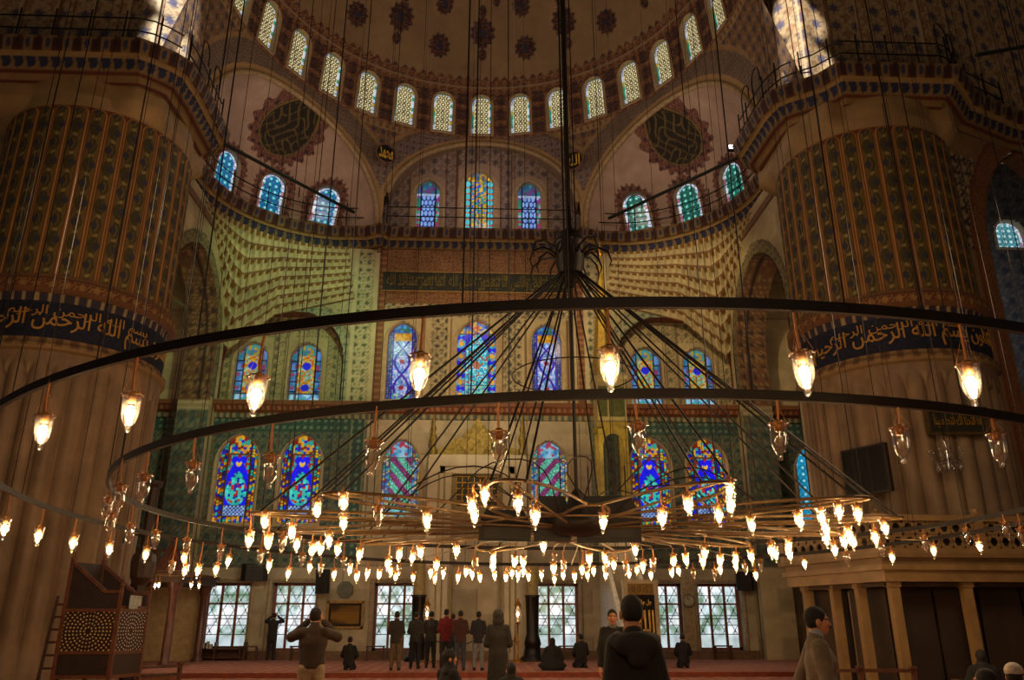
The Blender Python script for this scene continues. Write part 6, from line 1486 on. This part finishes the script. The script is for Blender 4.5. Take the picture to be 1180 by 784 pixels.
    for s in (-1, 1):
        hv, hf = _hand[s]; d = wr[s]-el[s]; Rm = rot_to(d, (0, .3, 1) if arms in ('pray', None, 'head', 'camera') else (0, 1, 0))
        hv = hv @ Rm.T+wr[s]; Vs.append(hv); Fs.append(hf+b); Cs.append(np.broadcast_to(SKIN*skin, hv.shape)); b += len(hv)
    sc = scale
    r = mesh('person', np.concatenate(Vs)*sc, np.concatenate(Fs), Mpaint('skin', rough=.55, var=.06, scale=8), None, True, np.concatenate(Cs))
    r.location = loc; r.rotation_euler = (0, 0, rz); tag(r, label, 'person')
    def cloth(name, P, col, vx=vox, k=.035, cut=None, rough=.85):
        V, F = sdf_mesh(P, vx, k, cut); return mesh(name, V*sc, F, M('cloth_'+col.strip('#'), col, rough, var=.22, scale=14, bump=.35), r, True)
    if pose.startswith('cloak'):
        P = [('rc', (0, .03, .14), (0, .02, ph+.42), .36, .15, (1.05, .85, 1)), ('el', (0, .2, .12), (.46, .34, .12)), ('rc', (0, .0, ph+.4), nk, .17, .1)]
        for s in (-1, 1): P += [('rc', sh[s]*np.array((1, 1, 1)), el[s], .1, .11), ('rc', el[s], wr[s], .1, .07)]
        cloth('cloak', P, jacket, k=.08)
    else:
        P = [('rc', (0, .0, ph-.02), ch, .155, .165*(.55+.45*wf), (1.15, .82, 1)), ('rc', ch, (0, sway, ph+.5), .165*(.5+.5*wf), .1*wf, (1.25, .82, 1)), ('rc', (0, sway-.005, ph+.5), (0, sway+.0, ph+.57), .085, .07)]
        for s in (-1, 1): P += [('rc', sh[s], el[s], .078, .066), ('rc', el[s], wr[s]+(el[s]-wr[s])*.12, .064, .048)]
        if extra == 'coat': P += [('rc', (0, 0, ph), (0, 0, .42 if not sit else .2), .17, .2, (1.1, .85, 1))]
        if extra == 'jacket_long': P += [('rc', (0, 0, ph), (0, -.01, ph-.2), .16, .165, (1.15, .85, 1))]
        hem = ph-.12
        if extra is None and not (sit or kneel): P += [('rc', (0, 0, ph), (0, -.005, ph-.16), .158, .162, (1.12, .84, 1))]
        if extra == 'jacket_long': hem = ph-.22; P[-1] = ('rc', (0, 0, ph), (0, -.01, ph-.28), .16, .165, (1.15, .85, 1))
        if extra == 'waist': hem = ph+.0
        if extra == 'coat': hem = .36
        cloth('jacket', P, jacket, cut=None if (sit or kneel) else [('el', (0, 0, hem-6), (6, 6, 6))])
        if collar: cloth('collar', [('rc', (0, sway+.005, ph+.56), (0, sway+.012, ph+.6), .075, .066)], collar, .012)
    if not pose.startswith('cloak'):
        P = []
        for s in (-1, 1): P += [('rc', hp_[s], kn[s], .105, .078), ('rc', kn[s], an[s]+(kn[s]-an[s])*.06, .076, .06)]
        P += [('rc', (-.06, 0, ph+.02), (.06, 0, ph+.02), .12, .12, (1, .9, 1))]
        cloth('trousers', P, trousers or '#1c1a1c')
        if not sit:
            for s in (-1, 1):
                fd = np.array((s*.03, .18, -.055)) if not kneel else np.array((0, -.14, -.04))
                cloth('shoe', [('rc', an[s]+np.array((0, -.035, -.045)), an[s]+fd, .046, .036, (1, 1, .9)), ('rc', an[s]+np.array((0, -.03, -.045)), an[s], .045, .045)], shoes, .014, .02)
    hg = dict(short=(_hair, 'hair'), thin=(_hairthin, 'hair'), hood=(_hood, 'hood'), cap=(_cap, 'knitted_cap'), scarf=(_scarf, 'headscarf'))[hair]
    V, F = hg[0]; mesh(hg[1], put(V)*sc, F, M('hair_'+hairc.strip('#'), hairc, .8, var=.25, scale=30, bump=.3), r, True)
    if hair == 'cap': V, F = _hair; mesh('hair', (put(V))*sc*1.0, F, M('hair_15100d', '#15100d', .8), r, True)
    return r
PZ = .157
person((-8.1, 34.2, PZ), 0, 'man in dark coat shading his eyes against the window behind him', '#1d1a1c', '#17161a', arms='head', extra='jacket_long')
pm = person((-2.36, 12.5, 0), .12, 'man in brown leather jacket and beige trousers raising a camera', '#33261a', '#8a7a60', arms='camera', hair='short', hairc='#17110e', vox=.016, extra='waist', collar='#2a2018', shoes='#3a2a20')
k = empty('camera', (-2.4, 12.83, 1.66), .12); tag(k, 'compact black camera held up by the man in the leather jacket', 'camera')
m = MB(); m.box((0, 0, 0), (.14, .06, .09)).box((0, 0, .055), (.06, .05, .03)); kb = m.build('camera_body', M('camera_black', '#17151a', .4), k); m = MB(); m.lathe([(.0, .0), (.035, 0), (.035, .07), (.03, .075), (0, .07)], (0, 0, 0), 12); m.v = [(x, z+.03, y) for x, y, z in m.v]; m.build('lens', M('camera_lens', '#26242a', .2), kb)
person((-4.0, 27.3, PZ), 0, 'person in black sitting on the carpet below the framed picture', '#141113', '#141216', pose='sit', scale=.93)
row = [(-2.5, 26.75, '#2a221c', '#5a4a38', 'man in dark jacket and khaki trousers praying, first from left in the row'), (-1.98, 27.9, '#2c2822', '#16151a', 'man in grey-brown jacket and black trousers praying, second from left in the row'),
       (-1.5, 28.3, '#2b2724', '#1a1a1e', 'man in dark grey hooded top praying, third from left in the row'), (-.98, 27.6, '#6a1418', '#24242c', 'man in red jacket praying in the standing row'),
       (-.5, 26.7, '#3a1a18', '#343a48', 'man in dark maroon jacket and blue jeans praying in the row'), (.07, 26.65, '#1c1b20', '#6a6c70', 'man in dark jacket and pale grey trousers praying, rightmost of the row')]
for x, y, j, t, lb in row: person((x, y, PZ), random.uniform(-.08, .08), lb, j, t, scale=1.03 if 'red' in lb else random.uniform(.97, 1.0), head_pitch=-.2, lean=.02)
person((-.8, 29.2, PZ), 0, 'man in blue-grey jumper half hidden behind the red jacket', '#2a3038', '#20222a', scale=.96)
person((.44, 17., 0), .05, 'person in long black hooded coat standing nearer than the praying row', '#17140f', '#141214', arms='lap' if False else 'pray', hair='hood', hairc='#191511', extra='coat', scale=1.02, vox=.018)
person((-.42, 13., 0), -.9, 'person in black headscarf crouching with face turned right', '#121012', '#141216', pose='kneel', hair='scarf', hairc='#100e10', scale=.98, head_yaw=-.5, vox=.018)
bk = empty('brown_backpack', (-.95, 12.75, 0)); tag(bk, 'tan backpack on the floor beside the crouching person in black', 'backpack')
V, F = sdf_mesh([('rc', (-.09, 0, .16), (.09, 0, .16), .12, .12, (1, .75, 1)), ('rc', (-.08, 0, .5), (.08, 0, .5), .12, .12, (1, .75, 1)), ('rc', (0, 0, .16), (0, 0, .55), .17, .16, (1.1, .7, 1)), ('rc', (-.07, -.12, .2), (.07, -.12, .2), .07, .07)], .018, .05)
V[:, 2] += .08-V[:, 2].min()-.08; pk = mesh('pack', V, F, M('canvas_tan', '#6a4f2c', .8, var=.25, bump=.3, scale=14), bk, True)
m = MB(); m.tube([(-.06, .0, .66), (-.05, 0, .74), (.05, 0, .74), (.06, 0, .66)], .012, 6); m.build('handle', M('strap_dark', '#2a1f14', .7), pk)
for s in (-1, 1): m = MB(); m.tube([(s*.09, .11, .6), (s*.1, .2, .45), (s*.09, .12, .15)], .016, 6); m.build('strap', M('strap_dark', '#2a1f14'), pk)
person((.62, 15., 0), .3, 'small person in black seated low behind the long hooded coat', '#121013', pose='cloak_sit', hair='scarf', hairc='#121012', scale=.95)
person((2.42, 27.0, PZ), 0, 'woman in wide black cloak seated before the window right of the niche', '#100e12', pose='cloak_sit', hair='scarf', hairc='#100e12', scale=1.0)
person((3.5, 28.4, PZ), .2, 'person in black sitting upright at the foot of the pulpit side', '#131114', '#131216', pose='sit', scale=1.)
person((6.88, 28.2, PZ), -.1, 'person in black sitting on the carpet left of the wall clock', '#141216', '#131216', pose='sit', scale=1.)
person((2.26, 14., 0), PI-.12, 'young man in black leather jacket facing the camera', '#15130f', '#6a5a44', arms='side', vox=.016, wf=.85, collar='#6a6a60', hairc='#0e0b0a', skin=1.15)
person((1.15, 6.2, .0), .03, 'large man in black hooded jacket seen from behind, nearest the camera', '#16130f', '#1c1a1c', arms='side', vox=.013, scale=.99, collar='#a5714c', hairc='#110c09', skin=.9, wf=.76)
V, F = sdf_mesh([('rc', (-.1, -.12, 1.4), (.1, -.12, 1.4), .06, .06), ('rc', (0, -.13, 1.41), (0, -.16, 1.3), .08, .05, (1.5, .7, 1)), ('rc', (-.14, -.06, 1.43), (-.1, .05, 1.46), .05, .035), ('rc', (.14, -.06, 1.43), (.1, .05, 1.46), .05, .035)], .013, .05)
h = mesh('folded_hood', V, F, M('cloth_16130f', '#16130f'), bpy.data.objects[[o.name for o in bpy.data.objects if o.get('label', '').startswith('large man in black hooded')][0]], True)
rm = person((2.95, 7.3, 0), -PI/2-.2, 'balding man with moustache in grey-brown jacket walking right', '#6a5a48', '#3a3430', pose='walk', arms='walk', hair='short', hairc='#17120f', vox=.014, scale=.955, collar='#8a9098', extra='jacket_long', skin=1.1)
V, F = sdf_mesh([('rc', (-.024, .102, -.045), (.024, .102, -.045), .0075, .0075), ('rc', (-.024, .1, -.045), (-.033, .092, -.054), .0065, .004), ('rc', (.024, .1, -.045), (.033, .092, -.054), .0065, .004)], .005, .004)
mesh('moustache', (V+np.array((0, .035, .93+.70)))*.955, F, M('hair_17120f', '#17120f'), rm, True)
person((4.85, 8.1, 0), -1.1, 'dark-haired child at the bottom right with face lit orange', '#1a1414', '#1a181c', pose='kneel', scale=.95, head_yaw=1.7, hairc='#0e0a08', vox=.016, skin=1.15)
person((5.5, 8.6, 0), -.6, 'person in white knitted cap at the bottom right corner', '#141214', '#161418', pose='kneel', scale=.97, hair='cap', hairc='#b8ab9a', head_yaw=-.3, vox=.016)
person((10.0, 16.6, 0), -.4, 'person in black cloak sitting against the loge post, far right', '#0e0c0e', pose='cloak_sit', hair='scarf', hairc='#0e0c0e', scale=1.1)
# ------------------------------------------------------------------ light, camera, world
def light(kind, name, loc, energy, col, target=None, size=.5, angle=60, blend=.6, sy=None):
    d = bpy.data.lights.new(name, kind); d.energy = energy; d.color = col
    if kind == 'AREA': d.size = size
    else: d.shadow_soft_size = size
    if kind == 'SPOT': d.spot_size = math.radians(angle); d.spot_blend = blend
    o = bpy.data.objects.new(name, d); COL.objects.link(o); o.location = loc
    if target is not None: o.rotation_euler = (Vector(target)-Vector(loc)).to_track_quat('-Z', 'Y').to_euler()
    return o
WARM = (1, .68, .4)
# assumed, unseen gallery flood lamps, then unseen fill lights added to brighten the hall
light('SPOT', 'assumed_green_flood', (-4.5, 24.5, 17.2), 1700*LG, (.6, 1., .48), (-9.3, 34.5, 14.2), .3, 62)
light('SPOT', 'assumed_amber_flood', (4.5, 24.5, 17.2), 2000*LG, (1., .74, .38), (9.3, 34.5, 14.2), .3, 62)
light('SPOT', 'assumed_niche_flood', (0, 26, 12), 1500*LG, (1., .78, .42), (0, 35, 12.5), .5, 75)
light('SPOT', 'pulpit_fill', (3.6, 29.5, 7.), 260*LG, (1., .8, .3), (5.4, 32.6, 10.), .3, 60)  # this and the tile spot: unseen fills added for brightness
light('SPOT', 'tile_fill_left', (-6, 27.5, 5.), 260*LG, (.8, .9, .6), (-9, 35, 7.), .4, 90)
light('POINT', 'dome_bounce', (0, 22, 21), 520*LG, (1., .76, .58), size=2.)  # unseen points added in place of bounced light, also the next three
light('POINT', 'apse_bounce_left', (-7.3, 30., 21.2), 90*LG, (1., .75, .62), size=.6)
light('POINT', 'apse_bounce_right', (7.3, 30., 21.2), 90*LG, (1., .75, .62), size=.6)
light('POINT', 'tympanum_bounce', (0, 33.2, 21.2), 60*LG, (1., .75, .75), size=.6)
light('POINT', 'hall_fill_left', (-7.5, 12, 8), 1000*LG, WARM, size=1.5)  # unseen fill points added to raise the hall's brightness, three in all
light('POINT', 'hall_fill_right', (8.5, 12, 8), 1000*LG, WARM, size=1.5)
light('POINT', 'hall_fill_back', (1, -2, 4.2), 300*LG, WARM, size=1.)
for x_ in (-7.5, -2.5, 3., 8.): light('POINT', 'prayer_row_fill', (x_, 28.5, 4.4), 110*LG, (1., .74, .48), size=.5)  # unseen fills added to lift the carpet and lower wall
light('POINT', 'low_gallery_fill', (-11.2, 28.6, 2.1), 22*LG, WARM, size=.2)  # unseen fill added to brighten the back of the low gallery
# unseen narrow spots added for assumed daylight on the arch springings, no window modelled
for z_ in (21., 22.9): light('SPOT', 'assumed_daylight_left', (2, 2, 34), 90000*LG, (.9, .94, 1.), (-11.15, 23.7, z_), .2, 3.8, .3)
for x_, z_ in ((11.65, 21.), (11.45, 23.)): light('SPOT', 'assumed_daylight_right', (-2, 2, 34), 90000*LG, (1., .96, .9), (x_, 23.5, z_), .2, 3.9, .3)
light('POINT', 'side_fill_left', (-14, 30.5, 12.5), 60*LG, WARM, size=.4)  # unseen fills, left and right, added to brighten the side arches
light('POINT', 'side_fill_right', (14, 30.5, 12.5), 60*LG, WARM, size=.4)
light('AREA', 'assumed_aisle_daylight', (22, 29.5, 16), 110*LG, (.75, .82, 1.), (22.5, 35, 14), 3.)  # unseen area light added in mid-air for assumed aisle daylight
w = bpy.data.worlds.new('World'); SC.world = w; w.use_nodes = True
w.node_tree.nodes['Background'].inputs[0].default_value = (1., .74, .54, 1); w.node_tree.nodes['Background'].inputs[1].default_value = AMB
cam = bpy.data.cameras.new('camera'); cam.sensor_width = 36; cam.lens = 36*920/1180; cam.clip_start = .1; cam.clip_end = 200
co = bpy.data.objects.new('view_camera', cam); COL.objects.link(co); co.location = (0, 0, 1.55)
co.rotation_euler = (PI/2+math.radians(19.5117), 0, -math.radians(2.4054)); SC.camera = co
vs = SC.view_settings; SC.display_settings.display_device = 'sRGB'; vs.view_transform = 'Standard'; vs.look = 'None'; vs.exposure = EXPO; vs.gamma = 1; vs.use_curve_mapping = False
SC.cycles.max_bounces = 6; SC.cycles.diffuse_bounces = 3; SC.cycles.transparent_max_bounces = 12; SC.cycles.use_light_tree = True; SC.cycles.caustics_reflective = False; SC.cycles.caustics_refractive = False
